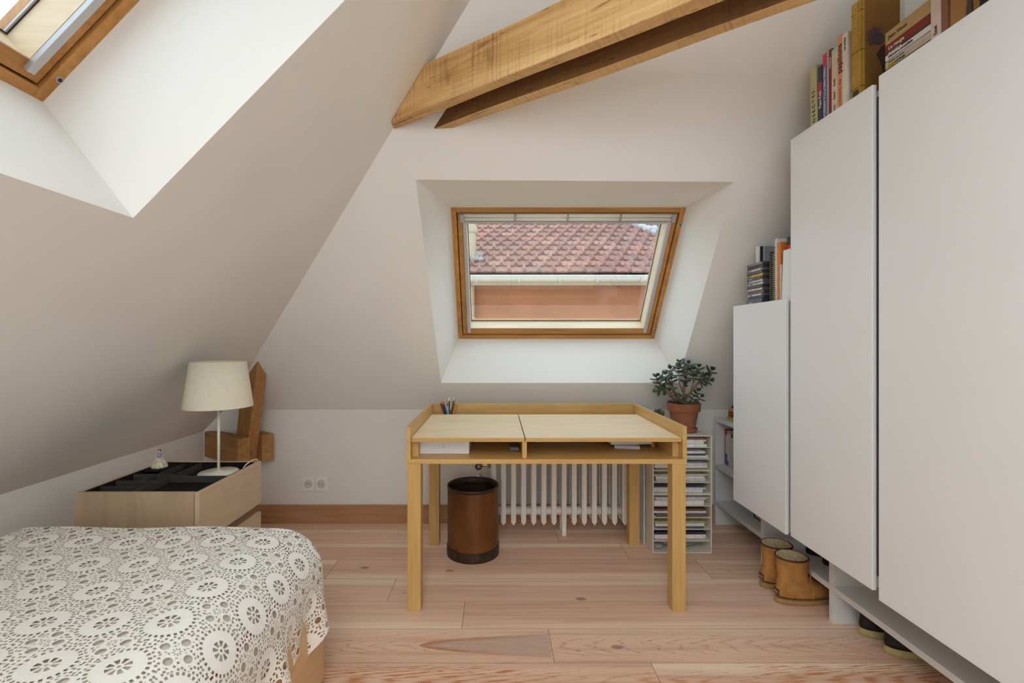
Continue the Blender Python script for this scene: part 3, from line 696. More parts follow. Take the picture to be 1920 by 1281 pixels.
bm = B(); px1 = BX1+.012-RS+.185; py1 = 1.47; pr = .15
pts = [bed_surf(BX0+.05+(px1-pr-BX0-.05)*k/30, py1, .004) for k in range(31)]
pts += [bed_surf(px1-pr+pr*math.sin(a), py1-pr+pr*math.cos(a), .004) for a in [math.pi/2*k/10 for k in range(1, 11)]]
pts += [bed_surf(px1, py1-pr-(py1-pr-BY0)*k/30, .004) for k in range(1, 31)]
tube(bm, pts, .0045, 6); obj('piping', bm, plain((.30, .045, .05), .8), mat_, smooth=True, label='dark red piping')
bm = sheet_mesh(0., BX1+.012-RS+.47, BY1+.01-RE+.47, .011, True)
o = obj('bedspread', bm, lace_mat(), loc=(-1.08, .56, .33), smooth=True)
tag(o, 'cream crocheted lace bedspread with round medallions and pointed hem draped over the bed', 'bedspread')

# ------------------------------------------------------------------ fitted cupboards on the side wall
WX = 1.200
def cabinet(label, y0, y1, z0, z1, ztop, tall):
    c = thing('cabinet', label, 'cabinet', (1.53, (y0+y1)/2, .154), 0, None)
    bm = B(); x0, x1, t = WX+.022, XR-.006, .018
    def cut(bm): return clip(bm, V((0, YB, ZB)) - BACK_N*.006, BACK_N)
    obj('side_panel', cut(bx(x0, x1, y0, y0+t, z0+.008, ztop)), white_melamine, c); obj('side_panel', cut(bx(x0, x1, y1-t, y1, z0+.008, ztop)), white_melamine, c)
    obj('top_panel', cut(bx(x0, x1, y0+t, y1-t, ztop-t, ztop)), white_melamine, c); obj('bottom_panel', bx(x0, x1, y0+t, y1-t, z0+.008, z0+.026), white_melamine, c)
    obj('back_panel', cut(bx(x1-.008, x1, y0+t, y1-t, z0+.026, ztop-t)), white_melamine, c)
    obj('door', bx(WX, WX+.014, y0, y1, z0, z1), white_lacquer, c, bevel=.0012)
    return c
c1 = cabinet('lowest white flat door cabinet of the stepped row, carrying the disc cases', 1.945, 2.373, .364, 1.341, 1.328, False)
c2 = cabinet('middle white tall door cabinet of the stepped row, with upright books on top', 1.497, 1.912, .372, 1.985, 1.968, True)
c3 = cabinet('large white cabinet door closest to the viewer, with a lying pile of books on top', .90, 1.472, .355, 1.998, 1.980, True)
cabinet('white cabinet beyond the large one, mostly outside the view', .31, .892, .355, 1.998, 1.980, True)
obj('dark_profile', bx(WX+.0145, WX+.060, 1.4905, 1.4965, .42, 1.945), dark_rubber, c2)
# stepped return panel between the low and the tall cabinet
bm = B(); prism(bm, [(WX+.024, 2.012, 1.329), (WX+.024, 1.914, 1.329), (WX+.024, 1.914, 1.552), (WX+.024, 2.000, 1.552)], (.016, 0, 0))
sp = obj('step_panel', bm, white_lacquer, loc=(WX+.03, 1.96, 1.329), bevel=.001); tag(sp, 'small white upright panel between the low and the tall cabinet, beside the spiral notebooks', 'panel')

base = thing('shelf_unit', 'long white open shelf unit under and beyond the cabinets, with shoes below it', 'shelf', (1.62, 1.7, 0))
SX = 1.390
obj('base_shelf', bx(SX, XR-.004, .30, 2.972, .130, .154), white_melamine, base, bevel=.001)
obj('end_panel', bx(SX, XR-.004, 2.972, 2.996, 0, .655), white_melamine, base, bevel=.001)
obj('top_shelf', bx(SX, XR-.004, 2.392, 2.996, .655, .680), white_melamine, base, bevel=.001)
obj('middle_shelf', bx(SX, XR-.004, 2.466, 2.972, .360, .386), white_melamine, base, bevel=.001)
for y in (2.440, 1.935, 1.12, .32):
    obj('upright', bx(SX, XR-.004, y, y+.024, 0, .130), white_melamine, base, bevel=.001)
    obj('upright', bx(SX, XR-.004, y, y+.024, .154, .363 if y < 2.4 else .655), white_melamine, base, bevel=.001)
obj('back_board', bx(XR-.012, XR-.004, .30, 2.972, .154, .36), white_melamine, base)

up = thing('wall_shelf', 'white upright and ledge of a shelf behind the books above the tall cabinets', 'shelf', (1.6, 1.6, 1.98))
def cutb(bm): return clip(bm, V((0, YB, ZB)) - BACK_N*.004, BACK_N)
obj('upright', cutb(bx(1.375, XR-.02, 1.578, 1.604, 1.9685, 2.80)), white_melamine, up)
obj('ledge', cutb(bx(1.40, XR-.02, 1.604, 1.90, 2.33, 2.355)), white_melamine, up)

def book(label, x0, x1, y0, y1, z0, z1, color, group, title=None, tcol=None, tsize=.02, band=None, rz=0., lean=0., cat='book', name='book', tpos=.12, spine='x', flip=False, page=True):
    """standing book: spine faces -X (towards the room), thickness along Y"""
    loc = V(((x0), (y0+y1)/2, z0)); b = thing(name, label, cat, loc, rz, group)
    if lean: b.rotation_euler = (lean, 0, rz)
    t = y1-y0; h = z1-z0; d = x1-x0; m = plain(color, .55, 0, .07, 25)
    bm = B(); c = .0022
    box(bm, 0, c*1.4, -t/2, t/2, 0, h); box(bm, c*1.4, d, -t/2, -t/2+c, 0, h); box(bm, c*1.4, d, t/2-c, t/2, 0, h)
    obj('cover', bm, m, b, local=True, bevel=.0006)
    if page: obj('pages', box(B(), c*1.4, d-.004, -t/2+c, t/2-c, .003, h-.004), plain((.70, .64, .52), .9, 0, .1, 60), b, local=True)
    if band:
        for (a0, a1, col) in band: obj('spine_band', box(B(), -.0005, .0004, -t/2+.0005, t/2-.0005, h*a0, h*a1), plain(col, .55), b, local=True)
    if title:
        M = wm(b); R3 = M.to_3x3(); e = -1 if flip else 1      # letters run along the spine, upwards or (flip) downwards
        o = M @ V((-.0009, -tsize*.36*e, h*tpos if not flip else h*(1-tpos)))
        text('title', title, tsize, o, R3 @ V((0, 0, e)), R3 @ V((0, e, 0)), tcol or text_black, b)
    return b
TZ = 1.969
G = 'upright books on the tall cabinet'
sx = 1.232
book('pale yellow green book, first of the upright row above the tall cabinet', sx, sx+.09, 1.798, 1.836, TZ, 2.232, (.50, .47, .25), G, 'I N S E C T E S', None, .022, lean=-.03)
book('narrow navy blue book second in the upright row', sx, sx+.10, 1.773, 1.796, TZ, 2.212, (.05, .055, .10), G, 'Papa Rob', text_white, .017, [(.55, .75, (.45, .05, .1)), (.02, .10, (.30, .32, .42))], tpos=.34)
book('thin dark book with a yellow mark between the navy and blue spines', sx+.002, sx+.10, 1.7695, 1.7725, TZ, 2.222, (.05, .05, .03), G, band=[(.42, .55, (.55, .50, .05))], page=False)
book('blue book with red spine head and white lettering', sx, sx+.10, 1.748, 1.769, TZ, 2.243, (.07, .10, .30), G, 'YERSCHEIBUTTVA KREISSCHI', text_white, .0150, [(.83, 1., (.62, .06, .10)), (0, .10, (.45, .45, .52))], tpos=.18, flip=True)
book('slim grey paperback behind the blue spine', sx, sx+.11, 1.7385, 1.7475, TZ, 2.247, (.45, .42, .42), G)
book('thin dark red book in the upright row', sx, sx+.12, 1.724, 1.7375, TZ, 2.243, (.24, .02, .03), G, 'Histoires', text_white, .011, tpos=.74)
book('cream book with a pale green head and small lettering', sx, sx+.13, 1.694, 1.723, TZ, 2.232, (.66, .56, .42), G, 'Flore      Faune      Forêt', None, .012, [(.93, 1., (.35, .62, .42))], tpos=.12)
book('orange pink butterfly encyclopedia with dark lettering', sx, sx+.13, 1.671, 1.693, TZ, 2.262, (.72, .31, .17), G, "L'encyclopédie des", plain((.45, .15, .06), .6), .0165, tpos=.04)
text('title', 'papillons', .030, (sx-.0015, 1.682-.010, TZ+.155), (0, 0, 1), (0, 1, 0), text_black, [o for o in COL.objects if o.get('label', '').startswith('orange pink butterfly')][0])
book('plain white book beside the big brown album', sx, sx+.13, 1.646, 1.670, TZ, 2.255, (.72, .66, .58), G, 'Les jardins', None, .011, tpos=.78)
slab('flat_booklet', 'thin pale green booklet lying beneath the big brown album', 'booklet', sx+.01, sx+.26, 1.585, 1.642, TZ, TZ+.012, plain((.5, .56, .48), .6))
# big brown album with an embossed emblem
al = thing('photo_album', 'large ochre brown hardback with a feathered emblem on its cover, tallest book above the cabinets', 'book', (1.236, 1.612, TZ+.0125), .04)
AH, AD, AT = .350, .235, .040
bc = wood((.18, .075, .009), (.26, .115, .015), 2, 20, 4, .5, (.14, .05, .01), .35, 3); sc_ = plain((.43, .25, .03), .5, 0, .15, 40)
obj('spine', box(B(), 0, .004, -AT/2, AT/2, 0, AH), sc_, al, local=True, bevel=.0015)
for s in (-1, 1):
    y = s*(AT/2-.002); obj('cover', box(B(), .004, AD, y-.002, y+.002, 0, AH), bc, al, local=True, bevel=.001)
obj('spine_hinge', box(B(), .004, .014, -AT/2-.0012, -AT/2+.0005, 0, AH), sc_, al, local=True, bevel=.0006)
for h in (.052, .175, .31): obj('spine_line', box(B(), -.0008, .0138, -AT/2-.0016, AT/2, h, h+.0022), plain((.10, .05, .01), .6), al, local=True)
obj('pages', box(B(), .005, AD-.006, -AT/2+.004, AT/2-.004, .004, AH-.004), plain((.66, .56, .40), .9), al, local=True)
obj('spine_label', box(B(), -.0010, .0005, -AT/2+.008, AT/2-.008, .018, .046), plain((.05, .04, .015), .6), al, local=True)
M = wm(al)
text('title', 'L\'EXPLORATION', .022, M @ V((-.001, -.008, .185)), (0, 0, 1), M.to_3x3() @ V((0, 1, 0)), text_gold, al)
# emblem: a ring of short feathers and a dark mass below
bm = B(); cx_, cz_ = .060, .215
for k in range(13):
    a = math.radians(75 + k*13); r0, r1 = .020, .034
    d = V((math.cos(a), 0, math.sin(a))); p = V((-d.z, 0, d.x)); o = V((cx_, -AT/2-.0002, cz_))
    prism(bm, [o+d*r0-p*.003, o+d*r1-p*.0045, o+d*(r1+.006), o+d*r1+p*.0045, o+d*r0+p*.003], (0, -.0008, 0), 0 if k % 2 else 1)
obj('emblem_feathers', bm, [plain((.045, .05, .09), .6), plain((.19, .05, .02), .6)], al, local=True)
bm = B(); prism(bm, [(cx_+.023*math.cos(2*math.pi*k/22), -AT/2-.0003, cz_+.023*math.sin(2*math.pi*k/22)) for k in range(22)], (0, -.0008, 0)); obj('emblem_disc', bm, plain((.055, .045, .06), .6, 0, .4, 200), al, local=True)
bm = B(); prism(bm, [(.072, -AT/2-.0001, .185), (.055, -AT/2-.0001, .160), (.072, -AT/2-.0001, .13), (.080, -AT/2-.0001, .09), (.098, -AT/2-.0001, .055), (.112, -AT/2-.0001, .02), (.18, -AT/2-.0001, .03), (.20, -AT/2-.0001, .17), (.13, -AT/2-.0001, .225)], (0, -.0006, 0)); obj('emblem_shape', bm, plain((.050, .026, .014), .7, 0, .4, 50), al, local=True)

# lying pile on the large cabinet
PZ = 1.9805; G = 'lying pile of books on the large cabinet'
pile = [('brown paperback at the bottom of the lying pile', .012, (.34, .26, .16), None, -.002), ('thin tan paperback second from the bottom of the lying pile', .011, (.42, .33, .20), 'La maison des bois', .004),
        ('thin beige paperback third from the bottom of the lying pile', .010, (.46, .38, .24), 'Chroniques du lac', .000), ('sand coloured paperback fourth from the bottom of the lying pile', .011, (.48, .40, .25), 'Contes et nouvelles', .003),
        ('beige paperback with a yellow sticker in the lying pile', .014, (.46, .38, .26), 'Le grand large', -.003), ('pale lilac paperback just under the wide white one', .012, (.55, .48, .46), 'Voyage en hiver', .002),
        ('wide white paperback with black lettering in the lying pile', .016, (.66, .62, .58), 'Histoire mondiale', -.004), ('black book with white lettering in the lying pile', .013, (.04, .03, .02), 'MONSIEUR', .004),
        ('dark red book second from the top of the lying pile', .026, (.22, .025, .012), 'Le rouge', .006), ('thick ochre book on top of the lying pile', .040, (.48, .33, .14), 'Jean Vieux', .004)]
z = PZ
for i, (lab, th, col, ttl, off) in enumerate(pile):
    b = thing('book', lab, 'book', (1.236+off, 1.4, z), 0, G)
    m = plain(col, .6, 0, .08, 30); d = .17; w0, w1 = -.0655+off*.8, .090+off*1.2
    bm = B(); box(bm, 0, .002, w0, w1, 0, th); box(bm, .002, d, w0, w1, 0, .0015); box(bm, .002, d, w0, w1, th-.0015, th)
    obj('cover', bm, m, b, local=True); obj('pages', box(B(), .002, d-.003, w0+.002, w1-.002, .0015, th-.0015), plain((.66, .6, .46), .9, 0, .1, 50), b, local=True)
    if ttl:
        sz = min(th*.75, .016); text('title', ttl, sz, (1.236+off-.0008, 1.4+w1-.012, z+th*.5-sz*.32), (0, -1, 0), (0, 0, 1), text_white if sum(col) < .3 else text_black, b)
    if 'sticker' in lab: obj('sticker', box(B(), -.0006, .0003, w1-.035, w1-.004, .001, th-.001), plain((.62, .45, .04), .6), b, local=True)
    z += th
book('pinkish white upright book against the lying pile', 1.233, 1.36, 1.303, 1.331, PZ, 2.36, (.66, .52, .46), 'books beside the lying pile', 'Essai', None, .014, tpos=.12)
book('narrow reddish brown book next to the pinkish one', 1.236, 1.38, 1.284, 1.302, PZ, 2.34, (.24, .10, .06), 'books beside the lying pile')
book('broad ochre brown box file by the black folder above the large cabinet', 1.240, 1.42, 1.205, 1.282, PZ, 2.32, (.36, .18, .045), 'books beside the lying pile', name='box_file', cat='box file')
book('black folder above the large cabinet at the picture edge', 1.238, 1.44, 1.10, 1.20, PZ, 2.30, (.018, .016, .016), 'books beside the lying pile', name='ring_folder', cat='folder')
tr = thing('trinket', 'tiny red white and green trinket hanging in front of the black folder', 'trinket', (1.225, 1.222, PZ))
bm = B(); ellipsoid(bm, (1.228, 1.222, 2.135), (.009, .012, .012)); obj('red_bead', bm, plain((.35, .03, .03), .4), tr, smooth=True)
bm = B(); ellipsoid(bm, (1.228, 1.219, 2.118), (.009, .013, .010)); obj('white_bead', bm, plain((.7, .68, .62), .4), tr, smooth=True)
bm = B(); ellipsoid(bm, (1.228, 1.215, 2.098), (.008, .012, .014)); obj('green_bead', bm, plain((.06, .08, .03), .5), tr, smooth=True)
bm = B(); lathe(bm, [(.009, 0), (.005, .09), (.004, .10)], (1.228, 1.216, PZ+.0005), 12); obj('stand', bm, plain((.05, .03, .02), .5), tr)

# discs and notebooks on the low cabinet
LZ_ = 1.3285; G = 'disc cases stacked on the low cabinet'
cd = [((.02, .02, .02), 'black'), ((.16, .18, .20), 'thick grey'), ((.05, .12, .22), 'dark blue'), ((.62, .60, .57), 'white'), ((.26, .12, .09), 'brown'), ((.60, .60, .58), 'pale grey'), ((.12, .09, .07), 'dark brown'), ((.60, .60, .58), 'off white'),
      ((.58, .58, .57), 'pale'), ((.15, .13, .12), 'charcoal'), ((.66, .48, .04), 'yellow'), ((.11, .11, .11), 'dark grey'), ((.64, .62, .55), 'ivory'), ((.08, .03, .03), 'black and red'), ((.22, .23, .25), 'slate')]
z = LZ_; ths = [.010, .030, .010] + [.0132]*12
ordn = ['bottom', 'second from the bottom', 'third from the bottom', 'fourth from the bottom', 'fifth from the bottom', 'sixth from the bottom', 'seventh from the bottom', 'middle', 'seventh from the top', 'sixth from the top', 'fifth from the top', 'fourth from the top', 'third from the top', 'second from the top', 'top']
for i, (col, nm) in enumerate(cd):
    th = ths[i]; dx, dy = random.uniform(-.003, .003), random.uniform(-.004, .004)
    b = thing('disc_case', f'{nm} disc case, {ordn[i]} of the stack on the low cabinet', 'disc case', (1.237+dx, 2.2415+dy, z), random.uniform(-.015, .015), G)
    obj('case', box(B(), 0, .125, -.066, .066, 0, th-.0006), plain(tuple(.12*c+.03 for c in col), .25, 0, .05, 9, .6), b, local=True, bevel=.0006)
    obj('spine_paper', box(B(), -.0005, .0006, -.062 if i % 3 else -.050, .062 if i % 2 else .054, .0015, th-.002), plain(tuple(.75*q for q in col), .4, 0, .3, 70), b, local=True)
    if i in (1, 3, 7, 9, 12):
        text('spine_text', random.choice(['blue train', 'sonates', 'live 98', 'concerto']), min(.007, th*.45), wm(b) @ V((-.0012, .045, th*.3)), (0, -1, 0), (0, 0, 1), text_white if sum(col) < .9 else text_black, b)
    z += th
G = 'notebooks and folders upright on the low cabinet'
def spiral(b, t, h, m, n):
    for k in range(n):
        zz = .012 + (h-.024)*k/(n-1); pts = [( -.003+.0045*math.cos(a), 0+.0045*math.sin(a)*1.0, zz) for a in [2*math.pi*q/8 for q in range(9)]]
        bm = B(); tube(bm, pts, .0010, 5); obj('spiral_ring', bm, m, b, local=True)
book('dark navy slim book beside the disc cases', 1.236, 1.40, 2.108, 2.121, LZ_, 1.568, (.012, .02, .035), G)
b = book('black and yellow spiral notebook upright next to the navy book', 1.244, 1.40, 2.094, 2.106, LZ_, 1.566, (.05, .045, .03), G, name='spiral_notebook', cat='notebook'); spiral(b, .012, .238, plain((.70, .55, .08), .4), 26)
b = book('white spiral notebook upright on the low cabinet', 1.244, 1.42, 2.078, 2.092, LZ_, 1.620, (.62, .61, .58), G, name='spiral_notebook', cat='notebook'); spiral(b, .014, .29, plain((.8, .8, .78), .3, .3), 28)
book('bright orange upright folder beside the white spiral notebook', 1.243, 1.44, 2.050, 2.074, LZ_, 1.600, (.62, .19, .03), G, name='folder', cat='folder')
book('thin white folder with brown edge beside the orange one', 1.240, 1.42, 2.040, 2.049, LZ_, 1.50, (.62, .55, .46), G, name='folder', cat='folder')
book('black binder behind the step panel with red label', 1.262, 1.45, 2.005, 2.036, LZ_, 1.615, (.03, .028, .026), G, band=[(.75, .88, (.55, .03, .02))], name='binder', cat='binder')
for k in range(3):
    y0 = 1.986 - .024*k; book('%s black ring binder upright beside the tall cabinet' % ('first', 'middle', 'last')[k], 1.262, 1.45, y0-.004, y0+.017, LZ_, 1.600+.008*k, (.022, .021, .02), G, name='binder', cat='binder')
mf = thing('magazine_file', 'grey magazine file behind the stack of disc cases', 'file', (1.375, 2.345, LZ_))
obj('file_body', bx(1.325, 1.42, 2.315, 2.333, LZ_, 1.635), plain((.30, .31, .33), .4, .2), mf, bevel=.001)
obj('file_edge', bx(1.318, 1.3245, 2.3145, 2.334, LZ_, 1.635), plain((.55, .56, .56), .4, .3), mf, bevel=.001)
text('file_text', 'de', .018, (1.392, 2.3145, 1.612), (1, 0, 0), (0, 0, 1), text_black, mf)
slab('record_sleeve', 'thin black record sleeve beside the grey magazine file', 'sleeve', 1.303, 1.3155, 2.311, 2.337, LZ_, 1.633, black_paint)
slab('record_sleeve', 'thin white record sleeve outermost of the tall ones behind the disc stack', 'sleeve', 1.292, 1.300, 2.311, 2.337, LZ_, 1.633, paper_white)

# things on and under the open shelves
tb = thing('wooden_toy', 'little yellow and red toy block figure on the top of the low white shelf', 'toy', (1.455, 2.865, .680))
obj('block', bx(1.425, 1.485, 2.84, 2.90, .6803, .700), plain((.55, .40, .10), .5), tb, bevel=.003); obj('block', bx(1.432, 1.478, 2.845, 2.895, .700, .735), plain((.30, .03, .02), .5), tb, bevel=.003)
obj('block', bx(1.430, 1.480, 2.845, 2.895, .735, .752), plain((.58, .40, .08), .5), tb, bevel=.003)
bm = B(); ellipsoid(bm, (1.455, 2.87, .760), (.014, .014, .010)); obj('knob', bm, plain((.05, .03, .03), .5), tb, smooth=True)
G = 'books on the middle shelf of the low unit'
mz = .3865; y = 2.968
for lab, th, h, col, bnd in (('narrow red book first on the middle shelf of the low unit', .010, .222, (.42, .03, .03), None), ('white book with blue foot and red head on the low unit shelf', .026, .215, (.62, .62, .60), [(.0, .33, (.03, .14, .42)), (.88, 1., (.5, .03, .03))]),
                              ('white book with thin red foot on the low unit shelf', .016, .200, (.64, .62, .60), [(0, .16, (.4, .04, .03))]), ('slim white book on the low unit shelf', .012, .196, (.66, .65, .62), None), ('grey white book deeper on the low unit shelf', .020, .200, (.55, .54, .52), None), ('black topped book last on the low unit shelf', .022, .205, (.6, .6, .58), [(.9, 1, (.02, .02, .02))])):
    book(lab, 1.445, 1.60, y-th, y-.0006, mz, mz+h, col, G, band=bnd); y -= th
pf = thing('picture_frame', 'small dark edged picture frame standing on the base shelf under the low cabinet', 'frame', (1.485, 2.59, .154))
for a in ((1.480, 1.490, 2.485, 2.695, .1545, .160), (1.480, 1.490, 2.485, 2.695, .310, .3155), (1.480, 1.490, 2.485, 2.491, .160, .310), (1.480, 1.490, 2.689, 2.695, .160, .310)): obj('frame_bar', bx(*a), black_paint, pf)
obj('picture', bx(1.484, 1.489, 2.491, 2.689, .160, .310), plain((.58, .60, .56), .2), pf)

def oval(cx, rx, ry, z, n=36, toe=1.0, p=2.2):
    out = []
    for k in range(n):
        a = 2*math.pi*k/n; c, s = math.cos(a), math.sin(a)
        out.append((cx + rx*math.copysign(abs(c)**(2/p), c), ry*math.copysign(abs(s)**(2/p), s)*(1. - .12*toe*max(0, -c)), z))
    return out
suede = plain((.42, .205, .062), .9, 0, .22, 26, .15, .001); suede_d = plain((.10, .04, .018), .9); sole_m = plain((.36, .22, .085), .8, 0, .12, 30)
fleece = plain((.66, .55, .33), 1., 0, .25, 130, .05, .006)
def boot(label, loc, rz, G):
    b = thing('boot', label, 'boot', loc, rz, G)
    bm = B(); loft(bm, [oval(.075, .148, .052, .0), oval(.075, .150, .054, .012), oval(.075, .148, .053, .022)]); obj('sole', bm, sole_m, b, local=True, smooth=False, bevel=.003)
    bm = B()
    loft(bm, [oval(.074, .143, .050, .0215), oval(.073, .144, .053, .040), oval(.068, .138, .053, .058), oval(.050, .116, .052, .078), oval(.022, .082, .052, .096), oval(.008, .064, .052, .112), oval(.004, .062, .055, .140), oval(.003, .066, .060, .200)], True, False)
    obj('upper', bm, suede, b, local=True, smooth=True, sub=1)
    bm = B(); loft(bm, [oval(.003, .0665, .0605, .196), oval(.003, .069, .063, .199), oval(.003, .068, .062, .205), oval(.003, .063, .057, .2055), oval(.003, .062, .056, .197)], False, False); obj('cuff_trim', bm, suede_d, b, local=True, smooth=True)
    bm = B(); loft(bm, [oval(.003, .0635, .0575, .2045), oval(.003, .056, .050, .207), oval(.003, .050, .044, .200), oval(.003, .050, .044, .15), oval(.003, .049, .043, .11)], False, True)
    for v in bm.verts: v.co += V((random.uniform(-1, 1), random.uniform(-1, 1), random.uniform(-1, 1)))*.0016
    obj('fleece_lining', bm, fleece, b, local=True, smooth=True)
    # side seam and heel counter stitching, heel badge
    for s in (-1, 1):
        bm = B(); tube(bm, [(.052, s*.0520, .190), (.053, s*.0515, .15), (.055, s*.0500, .112), (.072, s*.0475, .090), (.070, s*.0535, .058), (.062, s*.0535, .026)], .0022, 6); obj('seam', bm, suede, b, local=True, smooth=True)
    hp = bx(-.0715, -.0665, -.018, .018, .038, .062); hb = obj('heel_badge', hp, suede_d, b, local=True, bevel=.002)
    M = wm(b); text('badge_text', 'UGG', .014, M @ V((-.0722, .0145, .045)), M.to_3x3() @ V((0, -1, 0)), (0, 0, 1), plain((.6, .5, .42), .6), hb)
    return b
G = 'tan sheepskin boots'
boot('tan sheepskin boot standing in front, its whole side visible beside the white upright', (1.322, 2.105, 0), .10, G)
boot('tan sheepskin boot standing behind its twin, partly hidden', (1.330, 2.232, 0), .02, G)

def shoe(label, loc, rz, G, sole_c=(.44, .37, .17)):
    b = thing('shoe', label, 'shoe', loc, rz, G)
    bm = B(); loft(bm, [oval(.10, .145, .050, 0), oval(.10, .148, .053, .010), oval(.10, .145, .051, .030)]); obj('sole', bm, plain(sole_c, .8, 0, .15, 40), b, local=True, bevel=.003)
    bm = B(); loft(bm, [oval(.10, .143, .050, .0295), oval(.098, .142, .051, .045), oval(.085, .125, .049, .065), oval(.05, .088, .044, .080), oval(.03, .068, .038, .092)], True, True); obj('upper', bm, plain((.016, .014, .013), .55), b, local=True, smooth=True)
    bm = B(); loft(bm, [oval(.03, .064, .034, .0925), oval(.03, .060, .030, .094)], False, True); obj('opening', bm, plain((.03, .025, .02), .9), b, local=True)
    return b
G = 'black shoes with cream soles under the shelf'
shoe('black shoe with cream sole under the shelf, the one further along the wall', (1.492, 1.868, 0), .05, G)
shoe('black shoe with cream sole under the shelf, the one closer to the viewer', (1.500, 1.755, 0), -.02, G)
G = 'black shoes on the base shelf'
shoe('all black shoe on the base shelf under the tall cabinet', (1.525, 2.235, .1545), .06, G, (.02, .018, .016))
shoe('all black shoe on the base shelf just behind the one under the tall cabinet', (1.530, 2.125, .1545), .03, G, (.02, .018, .016))
shoe('all black shoe on the base shelf under the large cabinet', (1.565, 1.40, .1545), .0, G, (.02, .018, .016))

# ------------------------------------------------------------------ letter tray tower with papers
TX0, TX1, TY0, TY1 = .862, 1.187, 2.58, 2.83
for m_, (z0, lab) in enumerate(((0., 'lower cream card letter tray module standing on the floor by the desk leg'), (.3225, 'upper cream card letter tray module carrying the potted plants'))):
    tw = thing('letter_tray', lab, 'letter tray', ((TX0+TX1)/2, 2.70, z0), 0, 'stacked letter tray modules'); H5 = .322; p = H5/5
    obj('side_panel', bx(TX0, TX0+.005, TY0, TY1, z0, z0+H5), card_white, tw); obj('side_panel', bx(TX1-.005, TX1, TY0, TY1, z0, z0+H5), card_white, tw)
    obj('back_panel', bx(TX0+.005, TX1-.005, TY1-.004, TY1, z0, z0+H5), card_white, tw)
    obj('top_panel', bx(TX0+.005, TX1-.005, TY0, TY1-.004, z0+H5-.004, z0+H5), card_white, tw); obj('base_panel', bx(TX0+.005, TX1-.005, TY0, TY1-.004, z0, z0+.004), card_white, tw)
    for k in range(1, 5): obj('tray', bx(TX0+.005, TX1-.005, TY0, TY1-.004, z0+k*p-.0015, z0+k*p+.0015), card_white, tw)
numw = ['lowest', 'second lowest', 'third lowest', 'fourth lowest', 'fifth lowest', 'sixth lowest', 'seventh lowest', 'third highest', 'second highest', 'topmost']
W_, GR, BK, RD, YL, PK, BL, CRM = (.74, .73, .71), (.56, .56, .57), (.03, .03, .035), (.50, .07, .06), (.48, .46, .20), (.50, .38, .37), (.05, .10, .28), (.66, .62, .48)
content = {1: [('pink magazine', PK, .007), ('white magazine', W_, .016), ('navy magazine', (.035, .036, .07), .010)], 2: [('dark magazine', (.10, .09, .09), .005), ('white brochure', W_, .012), ('printed magazine', (.55, .50, .40), .007), ('yellow brochure', YL, .004)],
           3: [('dark brown magazine', (.16, .10, .09), .012), ('white paper bundle', W_, .008), ('red magazine', RD, .005), ('dark printed magazine', (.12, .07, .06), .006)], 4: [('white paper bundle', W_, .018), ('grey paper bundle', GR, .010), ('loose pale sheet', (.62, .62, .64), .004)],
           5: [('white paper bundle', W_, .016), ('pale brochure with blue print', (.55, .58, .66), .006), ('black folder', BK, .014)], 6: [('grey paper bundle', GR, .012), ('white paper bundle', W_, .008), ('cream folder', (.62, .61, .46), .006)],
           7: [('brown covered booklet', (.28, .20, .16), .006), ('white paper bundle', W_, .012), ('grey sheet pile', GR, .010)], 8: [('white sheet pile', W_, .010), ('dark envelope', (.06, .06, .08), .010), ('bluish sheet pile', (.60, .63, .68), .010)],
           9: [('white magazine', W_, .010), ('white booklet', (.70, .69, .68), .010), ('white brochure', W_, .008), ('reddish magazine', (.30, .12, .08), .006), ('olive magazine', (.14, .17, .10), .004)]}
for tray, its in content.items():
    m_ = tray//5; its = [(a, b, c*1.35) for a, b, c in its]; z = m_*.3225 + (tray % 5)*.0644 + (.0017 if tray % 5 else .0042)
    for i, (nm, col, th) in enumerate(its):
        dx0, dx1, dy = random.uniform(.004, .02), random.uniform(.004, .034), random.uniform(.006, .03)
        slab('magazine' if 'magazine' in nm or 'brochure' in nm or 'booklet' in nm else 'paper_pile', f'{nm} in the {numw[tray]} slot of the letter tray tower', 'papers', TX0+.006+dx0, TX1-.006-dx1, TY0+dy, TY1-.012, z+.0002, z+th, plain(col, .6, 0, .14, 55), random.uniform(-.012, .012), 'papers in the letter trays'); z += th
ptx = NT('clear_plastic'); ptx.set((.72, .70, .66), .2, 0, .6); ptx.b.inputs['Transmission Weight'].default_value = .6
bg_ = thing('plastic_bag', 'crumpled clear plastic bag in the lowest slot of the letter tray tower', 'bag', (1.03, 2.68, .004))
bm = B(); ellipsoid(bm, (1.03, 2.68, .027), (.12, .06, .0215), None, 40, 20)
for v in bm.verts:
    n_ = math.sin(v.co.x*90)*math.sin(v.co.y*110+v.co.z*200); v.co.z = max(.0046, v.co.z+.004*n_); v.co.x += .004*n_
obj('bag_body', bm, ptx.m, bg_, smooth=True)
bm = B(); ellipsoid(bm, (.905, 2.63, .022), (.03, .03, .014), None, 16, 10); obj('bag_neck', bm, ptx.m, bg_, smooth=True)
wb = slab('white_board', 'thin pale board standing on edge between the radiator and the letter tray tower', 'board', .849, .857, 2.70, 2.93, 0, .62, plain((.66, .70, .67), .5, 0, .02))

